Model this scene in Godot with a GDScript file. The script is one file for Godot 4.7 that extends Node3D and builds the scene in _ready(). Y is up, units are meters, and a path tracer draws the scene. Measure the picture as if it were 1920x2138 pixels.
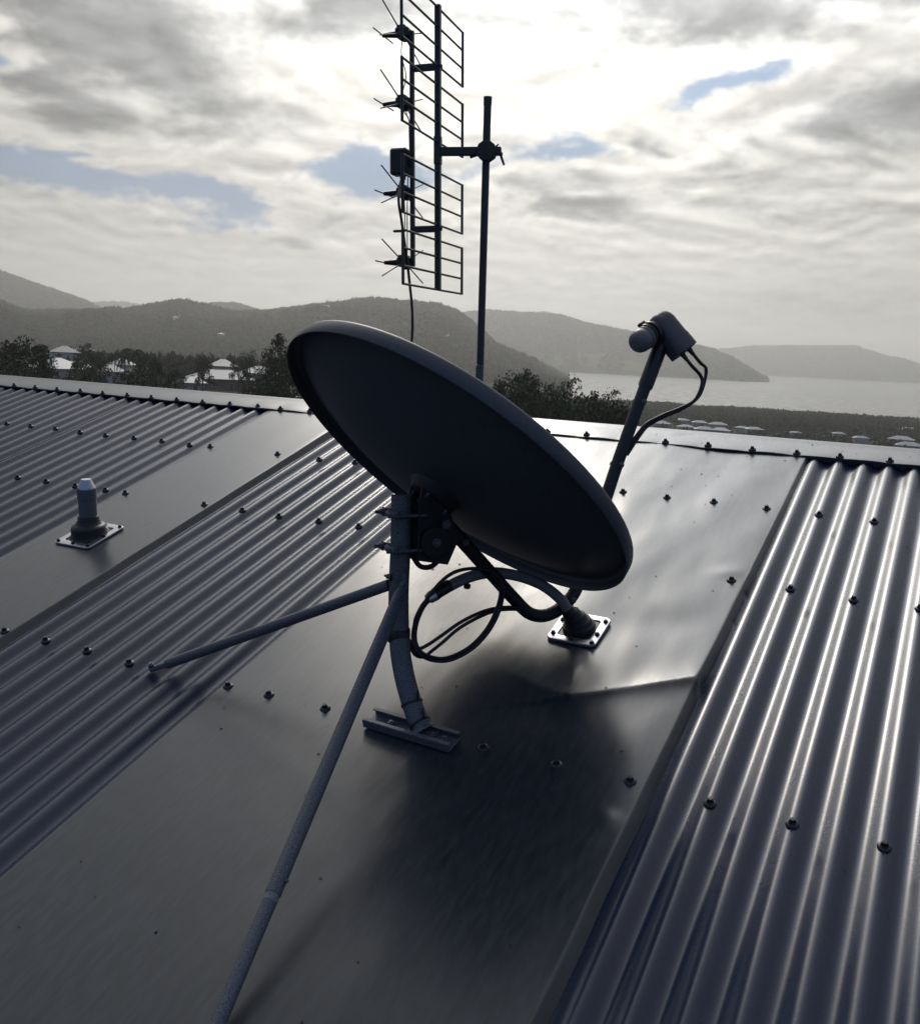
extends Node3D

# World axes: x along the ridge, y up, z down the roof slope. Roof pitch 17.5 degrees.
const PITCH := 0.305988
const SUN_AZ := -33.0
const SUN_EL := 37.0
const SEA := -50.0
var n_roof := Vector3(0, cos(PITCH), sin(PITCH))
var d_roof := Vector3(0, -sin(PITCH), cos(PITCH))
var M := {}
var taken := {}
var rng := RandomNumberGenerator.new()
var ground_right: Array = [Vector2(0, -6), Vector2(30, -9), Vector2(70, -13), Vector2(120, -19), Vector2(200, -25), Vector2(600, -38), Vector2(1050, -46.5), Vector2(1150, -49.2), Vector2(1300, -54), Vector2(2000, -60), Vector2(20000, -70)]
var ground_left: Array = [Vector2(0, -6), Vector2(30, -7.5), Vector2(100, -9.5), Vector2(250, -11), Vector2(420, -11.5), Vector2(600, -18), Vector2(1200, -31), Vector2(2500, -40), Vector2(5000, -46), Vector2(20000, -70)]

# ---------------------------------------------------------------- mesh buffer
class MB:
	var v := PackedVector3Array()
	var n := PackedVector3Array()
	var c := PackedColorArray()
	var i := PackedInt32Array()
	var o := Vector3.ZERO
	var color := Color.WHITE
	var colored := false
	func _init(origin := Vector3.ZERO) -> void:
		o = origin
	func vert(p: Vector3, nn: Vector3) -> int:
		v.append(p - o)
		n.append(nn)
		if colored: c.append(color)
		return v.size() - 1
	func tri(a: Vector3, b: Vector3, d: Vector3) -> void:
		var nn := (d - a).cross(b - a).normalized()
		var k := vert(a, nn)
		vert(b, nn); vert(d, nn)
		i.append_array([k, k + 1, k + 2])
	func quad(a: Vector3, b: Vector3, d: Vector3, e: Vector3) -> void:
		var nn := (d - a).cross(b - a).normalized()
		var k := vert(a, nn)
		vert(b, nn); vert(d, nn); vert(e, nn)
		i.append_array([k, k + 1, k + 2, k, k + 2, k + 3])
	# chamfered box, t places its centre and axes
	func box(t: Transform3D, s: Vector3, bev := 0.0) -> void:
		var h := s * 0.5
		bev = minf(bev, minf(h.x, minf(h.y, h.z)) * 0.9)
		var p := func(sx: int, sy: int, sz: int, ax: int) -> Vector3:
			var q := Vector3(sx * (h.x - (0.0 if ax == 0 else bev)), sy * (h.y - (0.0 if ax == 1 else bev)), sz * (h.z - (0.0 if ax == 2 else bev)))
			return t * q
		for s1: int in [-1, 1]:
			fquad(p.call(s1, -1, -1, 0), p.call(s1, 1, -1, 0), p.call(s1, 1, 1, 0), p.call(s1, -1, 1, 0), t.basis.x * s1)
			fquad(p.call(-1, s1, -1, 1), p.call(1, s1, -1, 1), p.call(1, s1, 1, 1), p.call(-1, s1, 1, 1), t.basis.y * s1)
			fquad(p.call(-1, -1, s1, 2), p.call(1, -1, s1, 2), p.call(1, 1, s1, 2), p.call(-1, 1, s1, 2), t.basis.z * s1)
		if bev > 0.0:
			for s1: int in [-1, 1]:
				for s2: int in [-1, 1]:
					fquad(p.call(s1, s2, -1, 0), p.call(s1, s2, 1, 0), p.call(s1, s2, 1, 1), p.call(s1, s2, -1, 1), t.basis.x * s1 + t.basis.y * s2)
					fquad(p.call(s1, -1, s2, 0), p.call(s1, 1, s2, 0), p.call(s1, 1, s2, 2), p.call(s1, -1, s2, 2), t.basis.x * s1 + t.basis.z * s2)
					fquad(p.call(-1, s1, s2, 1), p.call(1, s1, s2, 1), p.call(1, s1, s2, 2), p.call(-1, s1, s2, 2), t.basis.y * s1 + t.basis.z * s2)
					for s3: int in [-1, 1]:
						var a: Vector3 = p.call(s1, s2, s3, 0)
						var b: Vector3 = p.call(s1, s2, s3, 1)
						var d: Vector3 = p.call(s1, s2, s3, 2)
						if (d - a).cross(b - a).dot(t.basis.x * s1 + t.basis.y * s2 + t.basis.z * s3) > 0: tri(a, b, d)
						else: tri(a, d, b)
	func fquad(a: Vector3, b: Vector3, d: Vector3, e: Vector3, out: Vector3) -> void:
		if (d - a).cross(b - a).dot(out) > 0: quad(a, b, d, e)
		else: quad(a, e, d, b)
	# tube along a path; r is one radius or an array of them
	func tube(path: Array, r, sides := 12, caps := true, squash := 1.0) -> void:
		var m := path.size()
		var t0: Vector3 = (path[1] - path[0]).normalized()
		var x := t0.cross(Vector3.UP if absf(t0.y) < 0.9 else Vector3.RIGHT).normalized()
		var first := v.size()
		for k in m:
			var t: Vector3 = (path[mini(k + 1, m - 1)] - path[maxi(k - 1, 0)]).normalized()
			x = (x - t * x.dot(t)).normalized()
			var y := t.cross(x)
			var rad: float = r[k] if r is Array else r
			for q in sides + 1:
				var a := TAU * q / sides
				var nn := x * cos(a) + y * sin(a) * squash
				vert(path[k] + nn * rad, nn.normalized())
			if k > 0:
				for q in sides:
					var b := first + (k - 1) * (sides + 1) + q
					i.append_array([b, b + sides + 1, b + 1, b + 1, b + sides + 1, b + sides + 2])
		if caps:
			for e: int in [0, m - 1]:
				var t: Vector3 = (path[0] - path[1]).normalized() if e == 0 else (path[m - 1] - path[m - 2]).normalized()
				var k := vert(path[e], t)
				for q in sides + 1: vert(v[first + e * (sides + 1) + q] + o, t)
				for q in sides: i.append_array([k, k + 1 + q, k + 2 + q] if e == 0 else [k, k + 2 + q, k + 1 + q])
	# profile of (radius, height) turned about an axis; each segment keeps its own normal unless soft
	func lathe(at: Vector3, axis: Vector3, prof: Array, sides := 20, soft := false) -> void:
		axis = axis.normalized()
		var x := axis.cross(Vector3.UP if absf(axis.y) < 0.9 else Vector3.RIGHT).normalized()
		var y := axis.cross(x)
		var ns: Array = []
		for k in prof.size() - 1:
			var d: Vector2 = prof[k + 1] - prof[k]
			ns.append(Vector2(d.y, -d.x).normalized())
		for k in prof.size() - 1:
			var na: Vector2 = ns[k]
			var nb: Vector2 = ns[k]
			if soft:
				if k > 0 and ns[k - 1].dot(ns[k]) > 0.5: na = (ns[k - 1] + ns[k]).normalized()
				if k < ns.size() - 1 and ns[k + 1].dot(ns[k]) > 0.5: nb = (ns[k + 1] + ns[k]).normalized()
			var first := v.size()
			for q in sides + 1:
				var a := TAU * q / sides
				var u := x * cos(a) + y * sin(a)
				vert(at + u * prof[k].x + axis * prof[k].y, u * na.x + axis * na.y)
				vert(at + u * prof[k + 1].x + axis * prof[k + 1].y, u * nb.x + axis * nb.y)
			for q in sides:
				var b := first + q * 2
				i.append_array([b, b + 1, b + 2, b + 2, b + 1, b + 3])
	# grid of points with normals from neighbours; rows of equal length
	func grid(rows: Array, flip := false) -> void:
		var h := rows.size()
		var w: int = rows[0].size()
		var first := v.size()
		for a in h:
			for b in w:
				var du: Vector3 = rows[a][mini(b + 1, w - 1)] - rows[a][maxi(b - 1, 0)]
				var dv: Vector3 = rows[mini(a + 1, h - 1)][b] - rows[maxi(a - 1, 0)][b]
				var nn := du.cross(dv).normalized()
				vert(rows[a][b], -nn if flip else nn)
		for a in h - 1:
			for b in w - 1:
				var k := first + a * w + b
				if flip: i.append_array([k, k + 1, k + w, k + 1, k + w + 1, k + w])
				else: i.append_array([k, k + w, k + 1, k + 1, k + w, k + w + 1])
	func mesh() -> ArrayMesh:
		var arr := []
		arr.resize(Mesh.ARRAY_MAX)
		arr[Mesh.ARRAY_VERTEX] = v
		arr[Mesh.ARRAY_NORMAL] = n
		arr[Mesh.ARRAY_INDEX] = i
		if colored: arr[Mesh.ARRAY_COLOR] = c
		var am := ArrayMesh.new()
		am.add_surface_from_arrays(Mesh.PRIMITIVE_TRIANGLES, arr)
		return am

func numbered(called: String) -> String:
	var k: int = taken.get(called, 0)
	taken[called] = k + 1
	return called if k == 0 else "%s_%03d" % [called, k]

func obj(called: String, mb: MB, mat: Material, parent: Node = self) -> MeshInstance3D:
	return obj_mesh(called, mb.mesh(), mat, parent)

func obj_mesh(called: String, mesh: Mesh, mat: Material, parent: Node = self) -> MeshInstance3D:
	var o := MeshInstance3D.new()
	o.name = numbered(called) if parent == self else called
	o.mesh = mesh
	o.material_override = mat
	parent.add_child(o, true)
	return o

func tag(o: Node, label: String, category: String, group := "", kind := "") -> void:
	if label: o.set_meta("label", label)
	if category: o.set_meta("category", category)
	if group: o.set_meta("group", group)
	if kind: o.set_meta("kind", kind)

func thing(called: String, at: Vector3, label: String, category: String, group := "") -> Node3D:
	var o := Node3D.new()
	o.name = numbered(called)
	add_child(o)
	o.position = at
	tag(o, label, category, group)
	return o

func copy(src: Node3D, at: Vector3, called: String) -> Node3D:
	var o: Node3D = src.duplicate()
	o.name = numbered(called)
	add_child(o)
	o.position = at
	return o

func rp(u: float, v: float, h := 0.0) -> Vector3:
	return Vector3(u, 0, 0) + d_roof * v + n_roof * h

func lin(r: float, g: float, b: float) -> Color:
	return Color(r, g, b).linear_to_srgb()

func basis_to(y: Vector3, hint := Vector3.RIGHT) -> Basis:
	y = y.normalized()
	var x := (hint - y * hint.dot(y)).normalized()
	return Basis(x, y, x.cross(y))

# Catmull-Rom through the points
func smooth(p: Array, k := 6) -> Array:
	var out: Array = []
	for j in p.size() - 1:
		var a: Vector3 = p[maxi(j - 1, 0)]
		var b: Vector3 = p[j]
		var c: Vector3 = p[j + 1]
		var d: Vector3 = p[mini(j + 2, p.size() - 1)]
		for q in k:
			var t := float(q) / k
			out.append(b.cubic_interpolate(c, a, d, t))
	out.append(p[p.size() - 1])
	return out

func along(t: Array, d: float) -> float:
	for k in t.size() - 1:
		if d <= t[k + 1].x:
			return lerpf(t[k].y, t[k + 1].y, (d - t[k].x) / (t[k + 1].x - t[k].x))
	return t[t.size() - 1].y

func ground_at(x: float, z: float) -> float:
	var d := Vector2(x, z).length()
	var az := rad_to_deg(atan2(x, -z))
	var w := 1.0 - smoothstep(-33.0, -20.0, az) if az < 90.0 else 0.0
	return lerpf(along(ground_right, d), along(ground_left, d), w)

# ---------------------------------------------------------------- materials
func noise_tex(freq: float, lo: Color, hi: Color, seed_: int, size := 512, oct := 4, mid := 0.5, spread := 0.5) -> NoiseTexture2D:
	var f := FastNoiseLite.new()
	f.noise_type = FastNoiseLite.TYPE_SIMPLEX_SMOOTH
	f.frequency = freq
	f.seed = seed_
	f.fractal_octaves = oct
	var t := NoiseTexture2D.new()
	t.width = size; t.height = size
	t.seamless = true
	t.noise = f
	var g := Gradient.new()
	g.set_color(0, lo); g.set_color(1, hi)
	g.set_offset(0, clampf(mid - spread, 0, 1)); g.set_offset(1, clampf(mid + spread, 0, 1))
	t.color_ramp = g
	return t

func bump_tex(freq: float, seed_: int, strength: float, oct := 3) -> NoiseTexture2D:
	var f := FastNoiseLite.new()
	f.noise_type = FastNoiseLite.TYPE_SIMPLEX_SMOOTH
	f.frequency = freq
	f.seed = seed_
	f.fractal_octaves = oct
	var t := NoiseTexture2D.new()
	t.width = 512; t.height = 512
	t.seamless = true
	t.as_normal_map = true
	t.bump_strength = strength
	t.noise = f
	return t

func mat(c: Color, rough := 0.6, metal := 0.0, spec := 0.5) -> StandardMaterial3D:
	var m := StandardMaterial3D.new()
	m.albedo_color = c
	m.roughness = rough
	m.metallic = metal
	m.metallic_specular = spec
	return m

func textured(m: StandardMaterial3D, t: Texture2D, scale: float, world := true) -> StandardMaterial3D:
	m.albedo_texture = t
	m.uv1_triplanar = true
	m.uv1_world_triplanar = world
	m.uv1_scale = Vector3.ONE * scale
	return m

func make_materials() -> void:
	# painted steel sheet: dark blue-grey, dusty, semi-gloss
	var rf := mat(lin(0.015, 0.025, 0.060), 0.30, 0.0, 0.55)
	textured(rf, noise_tex(0.02, Color(0.90, 0.90, 0.90), Color(1, 1, 1), 3, 1024, 6), 1.3)
	rf.roughness_texture = noise_tex(0.03, Color(0.86, 0.86, 0.86), Color(1, 1, 1), 8, 512, 5)
	rf.normal_enabled = true
	rf.normal_texture = bump_tex(0.22, 5, 1.0, 2)
	rf.normal_scale = 0.04
	M.roof = rf
	var pn := rf.duplicate()
	pn.albedo_color = lin(0.036, 0.045, 0.058)
	pn.uv1_scale = Vector3(4.5, 1.1, 1.1)
	pn.albedo_texture = noise_tex(0.012, Color(0.72, 0.72, 0.70), Color(1, 1, 1), 13, 1024, 7, 0.5, 0.35)
	pn.roughness_texture = noise_tex(0.012, Color(0.84, 0.84, 0.84), Color(1, 1, 1), 14, 1024, 7, 0.5, 0.35)
	pn.roughness = 0.33
	M.pan = pn
	var gal := mat(lin(0.25, 0.265, 0.285), 0.55, 0.35)
	textured(gal, noise_tex(0.05, Color(0.45, 0.46, 0.48), Color(1, 1, 1), 11, 512, 6, 0.5, 0.3), 12.0)
	gal.normal_enabled = true
	gal.normal_texture = bump_tex(0.12, 6, 3.0)
	gal.normal_scale = 0.3
	M.galv = gal
	M.dish = textured(mat(lin(0.075, 0.083, 0.095), 0.5), noise_tex(0.03, Color(0.84, 0.84, 0.84), Color(1, 1, 1), 21), 5.0)
	M.dark = textured(mat(lin(0.018, 0.02, 0.023), 0.55), noise_tex(0.05, Color(0.8, 0.8, 0.8), Color(1, 1, 1), 22), 9.0)
	M.black = mat(lin(0.012, 0.012, 0.014), 0.42)
	M.rubber = textured(mat(lin(0.013, 0.0135, 0.016), 0.45), noise_tex(0.06, Color(0.75, 0.75, 0.75), Color(1, 1, 1), 23), 12.0)
	M.screw = mat(lin(0.03, 0.033, 0.04), 0.45, 0.2)
	M.alu = textured(mat(lin(0.62, 0.63, 0.66), 0.3, 0.9), noise_tex(0.05, Color(0.7, 0.7, 0.72), Color(1, 1, 1), 24), 10.0)
	M.pvc = textured(mat(lin(0.26, 0.28, 0.29), 0.5), noise_tex(0.04, Color(0.7, 0.7, 0.68), Color(1, 1, 1), 25, 512, 5), 9.0)
	M.vent = textured(mat(lin(0.16, 0.18, 0.20), 0.5), noise_tex(0.04, Color(0.7, 0.7, 0.7), Color(1, 1, 1), 26, 512, 5), 9.0)
	M.lnb = textured(mat(lin(0.085, 0.092, 0.105), 0.5), noise_tex(0.04, Color(0.8, 0.8, 0.8), Color(1, 1, 1), 27, 512, 5), 9.0)
	M.cap = textured(mat(lin(0.20, 0.21, 0.22), 0.45), noise_tex(0.04, Color(0.65, 0.65, 0.62), Color(1, 1, 1), 28, 512, 5), 10.0)
	M.ant = textured(mat(lin(0.06, 0.064, 0.07), 0.5, 0.3), noise_tex(0.05, Color(0.7, 0.7, 0.7), Color(1, 1, 1), 29), 9.0)
	M.mast = textured(mat(lin(0.075, 0.08, 0.09), 0.55, 0.2), noise_tex(0.05, Color(0.7, 0.7, 0.7), Color(1, 1, 1), 30), 9.0)
	M.foil = mat(lin(0.55, 0.55, 0.55), 0.3, 0.9)
	M.rust = textured(mat(lin(0.05, 0.048, 0.045), 0.7, 0.2), noise_tex(0.06, Color(0.6, 0.55, 0.5), Color(1, 1, 1), 33), 16.0)
	# landscape
	var leaf := mat(Color.WHITE, 0.65, 0.0, 0.3)
	leaf.vertex_color_use_as_albedo = true
	leaf.cull_mode = BaseMaterial3D.CULL_DISABLED
	leaf.backlight_enabled = true
	leaf.backlight = lin(0.035, 0.05, 0.012)
	M.leaf = leaf
	var canopy := mat(Color.WHITE, 0.9, 0.0, 0.1)
	canopy.vertex_color_use_as_albedo = true
	canopy.cull_mode = BaseMaterial3D.CULL_DISABLED
	M.canopy = canopy
	M.trunk = textured(mat(lin(0.09, 0.08, 0.07), 0.9), noise_tex(0.05, Color(0.6, 0.6, 0.6), Color(1, 1, 1), 41), 1.5)
	M.hill = textured(mat(lin(0.055, 0.065, 0.045), 0.95, 0.0, 0.1), noise_tex(0.03, Color(0.55, 0.58, 0.5), Color(1, 1, 1), 42, 1024, 6), 0.004)
	M.field = textured(mat(lin(0.19, 0.19, 0.10), 0.95, 0.0, 0.1), noise_tex(0.03, Color(0.6, 0.62, 0.5), Color(1, 1, 1), 43, 512, 6), 0.01)
	M.ground = textured(mat(lin(0.07, 0.075, 0.045), 0.95, 0.0, 0.1), noise_tex(0.02, Color(0.6, 0.6, 0.6), Color(1, 1, 1), 44, 512, 6), 0.05)
	var sea := mat(lin(0.045, 0.055, 0.055), 0.25, 0.0, 0.5)
	sea.uv1_triplanar = true
	sea.uv1_world_triplanar = true
	sea.uv1_scale = Vector3(0.012, 0.012, 0.012)
	sea.normal_enabled = true
	sea.normal_texture = bump_tex(0.03, 51, 4.0, 4)
	sea.normal_scale = 0.05
	M.sea = sea
	var mud := mat(lin(0.16, 0.155, 0.14), 0.38, 0.0, 0.5)
	mud.albedo_texture = noise_tex(0.02, Color(0.35, 0.35, 0.35), Color(1, 1, 1), 52, 1024, 6, 0.5, 0.12)
	mud.roughness_texture = noise_tex(0.02, Color(0.45, 0.45, 0.45), Color(1, 1, 1), 52, 1024, 6, 0.5, 0.12)
	mud.uv1_triplanar = true
	mud.uv1_world_triplanar = true
	mud.uv1_scale = Vector3(0.0018, 0.004, 0.004)
	M.mud = mud
	M.wall_cream = textured(mat(lin(0.42, 0.40, 0.36), 0.85), noise_tex(0.02, Color(0.85, 0.85, 0.85), Color(1, 1, 1), 61), 0.4)
	M.wall_white = textured(mat(lin(0.6, 0.6, 0.58), 0.85), noise_tex(0.02, Color(0.85, 0.85, 0.85), Color(1, 1, 1), 62), 0.4)
	M.wall_brick = textured(mat(lin(0.22, 0.16, 0.12), 0.9), noise_tex(0.05, Color(0.7, 0.7, 0.7), Color(1, 1, 1), 63), 0.8)
	M.roof_white = textured(mat(lin(0.21, 0.23, 0.26), 0.5), noise_tex(0.02, Color(0.85, 0.85, 0.85), Color(1, 1, 1), 64), 0.3)
	M.roof_grey = textured(mat(lin(0.14, 0.15, 0.16), 0.5), noise_tex(0.02, Color(0.85, 0.85, 0.85), Color(1, 1, 1), 65), 0.3)
	M.roof_dark = textured(mat(lin(0.12, 0.12, 0.12), 0.4), noise_tex(0.02, Color(0.8, 0.8, 0.8), Color(1, 1, 1), 66), 0.3)
	M.pane = mat(lin(0.02, 0.022, 0.025), 0.08)
	M.door = mat(lin(0.06, 0.05, 0.045), 0.6)
	M.car = mat(lin(0.65, 0.65, 0.65), 0.25)
	M.tyre = mat(lin(0.015, 0.015, 0.015), 0.8)

# ---------------------------------------------------------------- sky
# air and clouds by direction: azimuth and elevation in degrees of each patch that the photograph shows
# [azimuth, elevation, half width, half height, turn, amount]; amount > 0 adds cloud, < 0 opens it
var patches: Array = [
	[-46.88, 7.93, 6.5, 1.15, -4.0, -0.75], [-40.05, 7.39, 3.2, 0.9, -12.0, -0.8], [-49.86, 8.23, 3.5, 0.9, 0.0, -0.5],
	[-32.99, 9.77, 2.7, 1.2, 8.0, -0.9], [-30.71, 8.93, 2.0, 0.8, 0.0, -0.55], [-21.79, 10.83, 2.6, 0.75, 4.0, -0.85], [-25.97, 9.92, 2.4, 0.9, 6.0, -0.5],
	[-12.15, 14.58, 3.4, 0.75, 7.0, -0.6], [-14.84, 14.26, 1.8, 0.5, 7.0, -0.5], [-50.76, 13.00, 1.8, 0.9, -20.0, -0.9], [-37.72, 6.07, 4.5, 0.3, -4.0, -0.3],
	[-44.26, 13.78, 6.5, 2.2, -20.0, 0.75], [-47.04, 16.21, 7.0, 2.0, -8.0, 0.75], [-48.56, 11.89, 2.2, 1.2, -38.0, 0.9], [-46.27, 11.06, 1.3, 0.7, -30.0, 0.5],
	[-32.89, 17.59, 4.5, 1.7, 0.0, 0.7], [-37.28, 5.92, 1.6, 0.65, 0.0, 0.75], [-8.04, 12.05, 3.0, 0.8, 14.0, 0.65],
	[-3.67, 12.89, 2.6, 1.8, 20.0, 0.8], [-17.30, 11.78, 0.9, 0.45, -10.0, 0.75], [-15.74, 11.57, 0.7, 0.35, 0.0, 0.6], [-13.99, 18.30, 13.0, 1.7, 0.0, 0.75],
	[-20.71, 8.56, 2.6, 0.9, -6.0, 0.7], [-19.76, 10.08, 1.6, 0.8, -20.0, 0.55], [-24.47, 9.25, 1.6, 1.0, 0.0, 0.45], [-8.11, 8.26, 9.0, 1.0, 4.0, 0.3], [-13.21, 10.15, 2.4, 0.5, 6.0, 0.4],
	[-34.36, 7.31, 3.4, 0.5, 0.0, 0.35], [-5.46, 3.42, 9.0, 1.6, 0.0, 0.25],
	[-37.87, 13.33, 8.0, 3.2, 0.0, -0.16], [-26.55, 15.51, 5.0, 2.5, 0.0, -0.10],
]
var cloud_big := FastNoiseLite.new()
var cloud_fine := FastNoiseLite.new()
var cloud_warp := FastNoiseLite.new()
var cloud_edge := FastNoiseLite.new()

# the thin bright cloud in front of the sun
var bright := Vector3(sin(-0.40) * cos(0.66), sin(0.66), -cos(-0.40) * cos(0.66))

func billow(q: Vector2) -> float:
	var w := cloud_warp.get_noise_2d(q.x * 26.0, q.y * 26.0)
	var p := q + Vector2(w, -w) * 0.16
	var f := cloud_fine.get_noise_2d(p.x * 62.0, p.y * 62.0)
	var puff := 1.0 - absf(cloud_edge.get_noise_2d(p.x * 46.0, p.y * 46.0)) * 2.0
	return f * 0.62 + (puff - 0.55) * 0.42

func sky_radiance(dir: Vector3, _sun: Vector3) -> Color:
	var el := rad_to_deg(asin(clampf(dir.y, -1, 1)))
	var ang := rad_to_deg(acos(clampf(dir.dot(bright), -1, 1)))
	var glow := 0.20 + 0.85 * exp(-pow(ang / 37.0, 2.0)) + 2.9 * exp(-pow(ang / 16.5, 2.0))
	var e := maxf(dir.y, 0.0)
	var q := Vector2(dir.x, dir.z) / (e + 0.15)
	var to_sun := (Vector2(bright.x, bright.z) / (bright.y + 0.15) - q)
	var nb := cloud_big.get_noise_2d(q.x * 40.0, q.y * 40.0)
	var nf := billow(q) * lerpf(0.7, 1.0, smoothstep(2.0, 12.0, el))
	var shade := nf - billow(q + to_sun.normalized() * minf(to_sun.length(), 0.10))
	var t := 0.50 + nb * 0.40 + nf * 0.34
	var az := rad_to_deg(atan2(dir.x, -dir.z))
	if absf(az + 27.0) < 60.0 and el < 32.0:
		var add := 0.0
		var j := cloud_warp.get_noise_2d(q.x * 55.0 + 500.0, q.y * 55.0)
		var jx := j * 2.2 + nf * 1.6
		var jy := cloud_warp.get_noise_2d(q.x * 55.0, q.y * 55.0 + 900.0) * 1.0 + nf * 0.8
		for p: Array in patches:
			var dx: float = az - p[0] + jx
			var dy: float = el - p[1] + jy
			if absf(dx) > p[2] * 2.6 + 3.0: continue
			var a := deg_to_rad(p[4])
			var x: float = (dx * cos(a) + dy * sin(a)) / p[2]
			var y: float = (-dx * sin(a) + dy * cos(a)) / p[3]
			add += p[5] * exp(-(x * x + y * y))
		t = lerpf(t, 0.52 + nb * 0.14 + nf * 0.34 + add, 1.0 - smoothstep(20.0, 32.0, el))
	# thin torn layers, drawn out along the horizon low down
	var layer := cloud_edge.get_noise_2d(az * 7.0 + nf * 6.0, el * 34.0 / (1.0 + el * 0.05) + nf * 4.0)
	var torn := cloud_fine.get_noise_2d(az * 30.0, el * 60.0)
	t += torn * 0.20 + layer * 0.16
	t -= 0.6 * smoothstep(44.0, 85.0, ang)
	var cover := smoothstep(-0.16, 0.42, t)
	var thick := smoothstep(0.45, 1.30, t)
	var lit := glow * (1.06 - 0.62 * thick) * clampf(1.0 - 0.62 * shade * smoothstep(0.0, 9.0, el), 0.70, 1.32) * (1.0 + 0.13 * layer + 0.07 * torn)
	var cream := Color(1.0, 0.972, 0.90).lerp(Color(0.965, 0.985, 1.0), smoothstep(14.0, 28.0, el))
	var cloud := (cream * lit).lerp(Color(0.98, 0.985, 0.985) * lit, thick)
	var air := Color(0.33, 0.43, 0.58) * (0.30 + 0.78 * glow) * (1.0 + 0.18 * nb + 0.10 * nf)
	air = air.lerp(Color(0.11, 0.18, 0.36), smoothstep(44.0, 75.0, ang))
	var c := air.lerp(cloud, cover)
	# pale air low over the land
	var hz := exp(-maxf(el, 0.0) / 2.6)
	var low := Color(1.0, 0.975, 0.905) * (0.42 + 1.4 * exp(-ang / 34.0))
	c = c.lerp(low * (1.0 + 0.16 * layer + 0.05 * torn), hz * 0.80)
	if dir.y < 0.0: c = low.lerp(Color(0.16, 0.17, 0.17), clampf(-el / 12.0, 0, 1))
	c.a = 1.0
	return c

func make_sky(sun: Vector3) -> Image:
	cloud_big.noise_type = FastNoiseLite.TYPE_SIMPLEX_SMOOTH
	cloud_big.frequency = 0.012; cloud_big.fractal_octaves = 4; cloud_big.seed = 7
	cloud_fine.noise_type = FastNoiseLite.TYPE_SIMPLEX_SMOOTH
	cloud_fine.frequency = 0.03; cloud_fine.fractal_octaves = 6; cloud_fine.seed = 19
	cloud_warp.noise_type = FastNoiseLite.TYPE_SIMPLEX_SMOOTH
	cloud_warp.frequency = 0.03; cloud_warp.fractal_octaves = 3; cloud_warp.seed = 5
	cloud_edge.noise_type = FastNoiseLite.TYPE_SIMPLEX_SMOOTH
	cloud_edge.frequency = 0.05; cloud_edge.fractal_octaves = 5; cloud_edge.seed = 61
	var w := 4096
	var h := 2048
	# the whole dome at a quarter of the size, then the part the camera looks at in full
	var s := 4
	var coarse := PackedFloat32Array()
	coarse.resize(w / s * (h / s) * 3)
	sky_rows(coarse, 0, w / s, 0, h / s, w / s, h / s, sun)
	var im := Image.create_from_data(w / s, h / s, false, Image.FORMAT_RGBF, coarse.to_byte_array())
	im.resize(w, h, Image.INTERPOLATE_CUBIC)
	var y0 := int((90.0 - 26.0) / 180.0 * h)
	var y1 := int(90.5 / 180.0 * h)
	for span: Array in [[int((1.0 - 62.0 / 360.0) * w), w], [0, int(10.0 / 360.0 * w)]]:
		var x0: int = span[0]
		var x1: int = span[1]
		var fine := PackedFloat32Array()
		fine.resize((x1 - x0) * (y1 - y0) * 3)
		sky_rows(fine, x0, x1, y0, y1, w, h, sun)
		im.blit_rect(Image.create_from_data(x1 - x0, y1 - y0, false, Image.FORMAT_RGBF, fine.to_byte_array()), Rect2i(0, 0, x1 - x0, y1 - y0), Vector2i(x0, y0))
	return im

func sky_rows(out: PackedFloat32Array, x0: int, x1: int, y0: int, y1: int, w: int, h: int, sun: Vector3) -> void:
	var k := 0
	for y in range(y0, y1):
		var th := (y + 0.5) / h * PI
		var below := th > PI * 0.5 + 0.3
		var first := sky_radiance(Vector3(0, cos(th), -sin(th)), sun) if below else Color.BLACK
		for x in range(x0, x1):
			var ph := (x + 0.5) / w * TAU
			var c := first if below else sky_radiance(Vector3(sin(ph) * sin(th), cos(th), -cos(ph) * sin(th)), sun)
			out[k] = c.r; out[k + 1] = c.g; out[k + 2] = c.b
			k += 3

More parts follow.
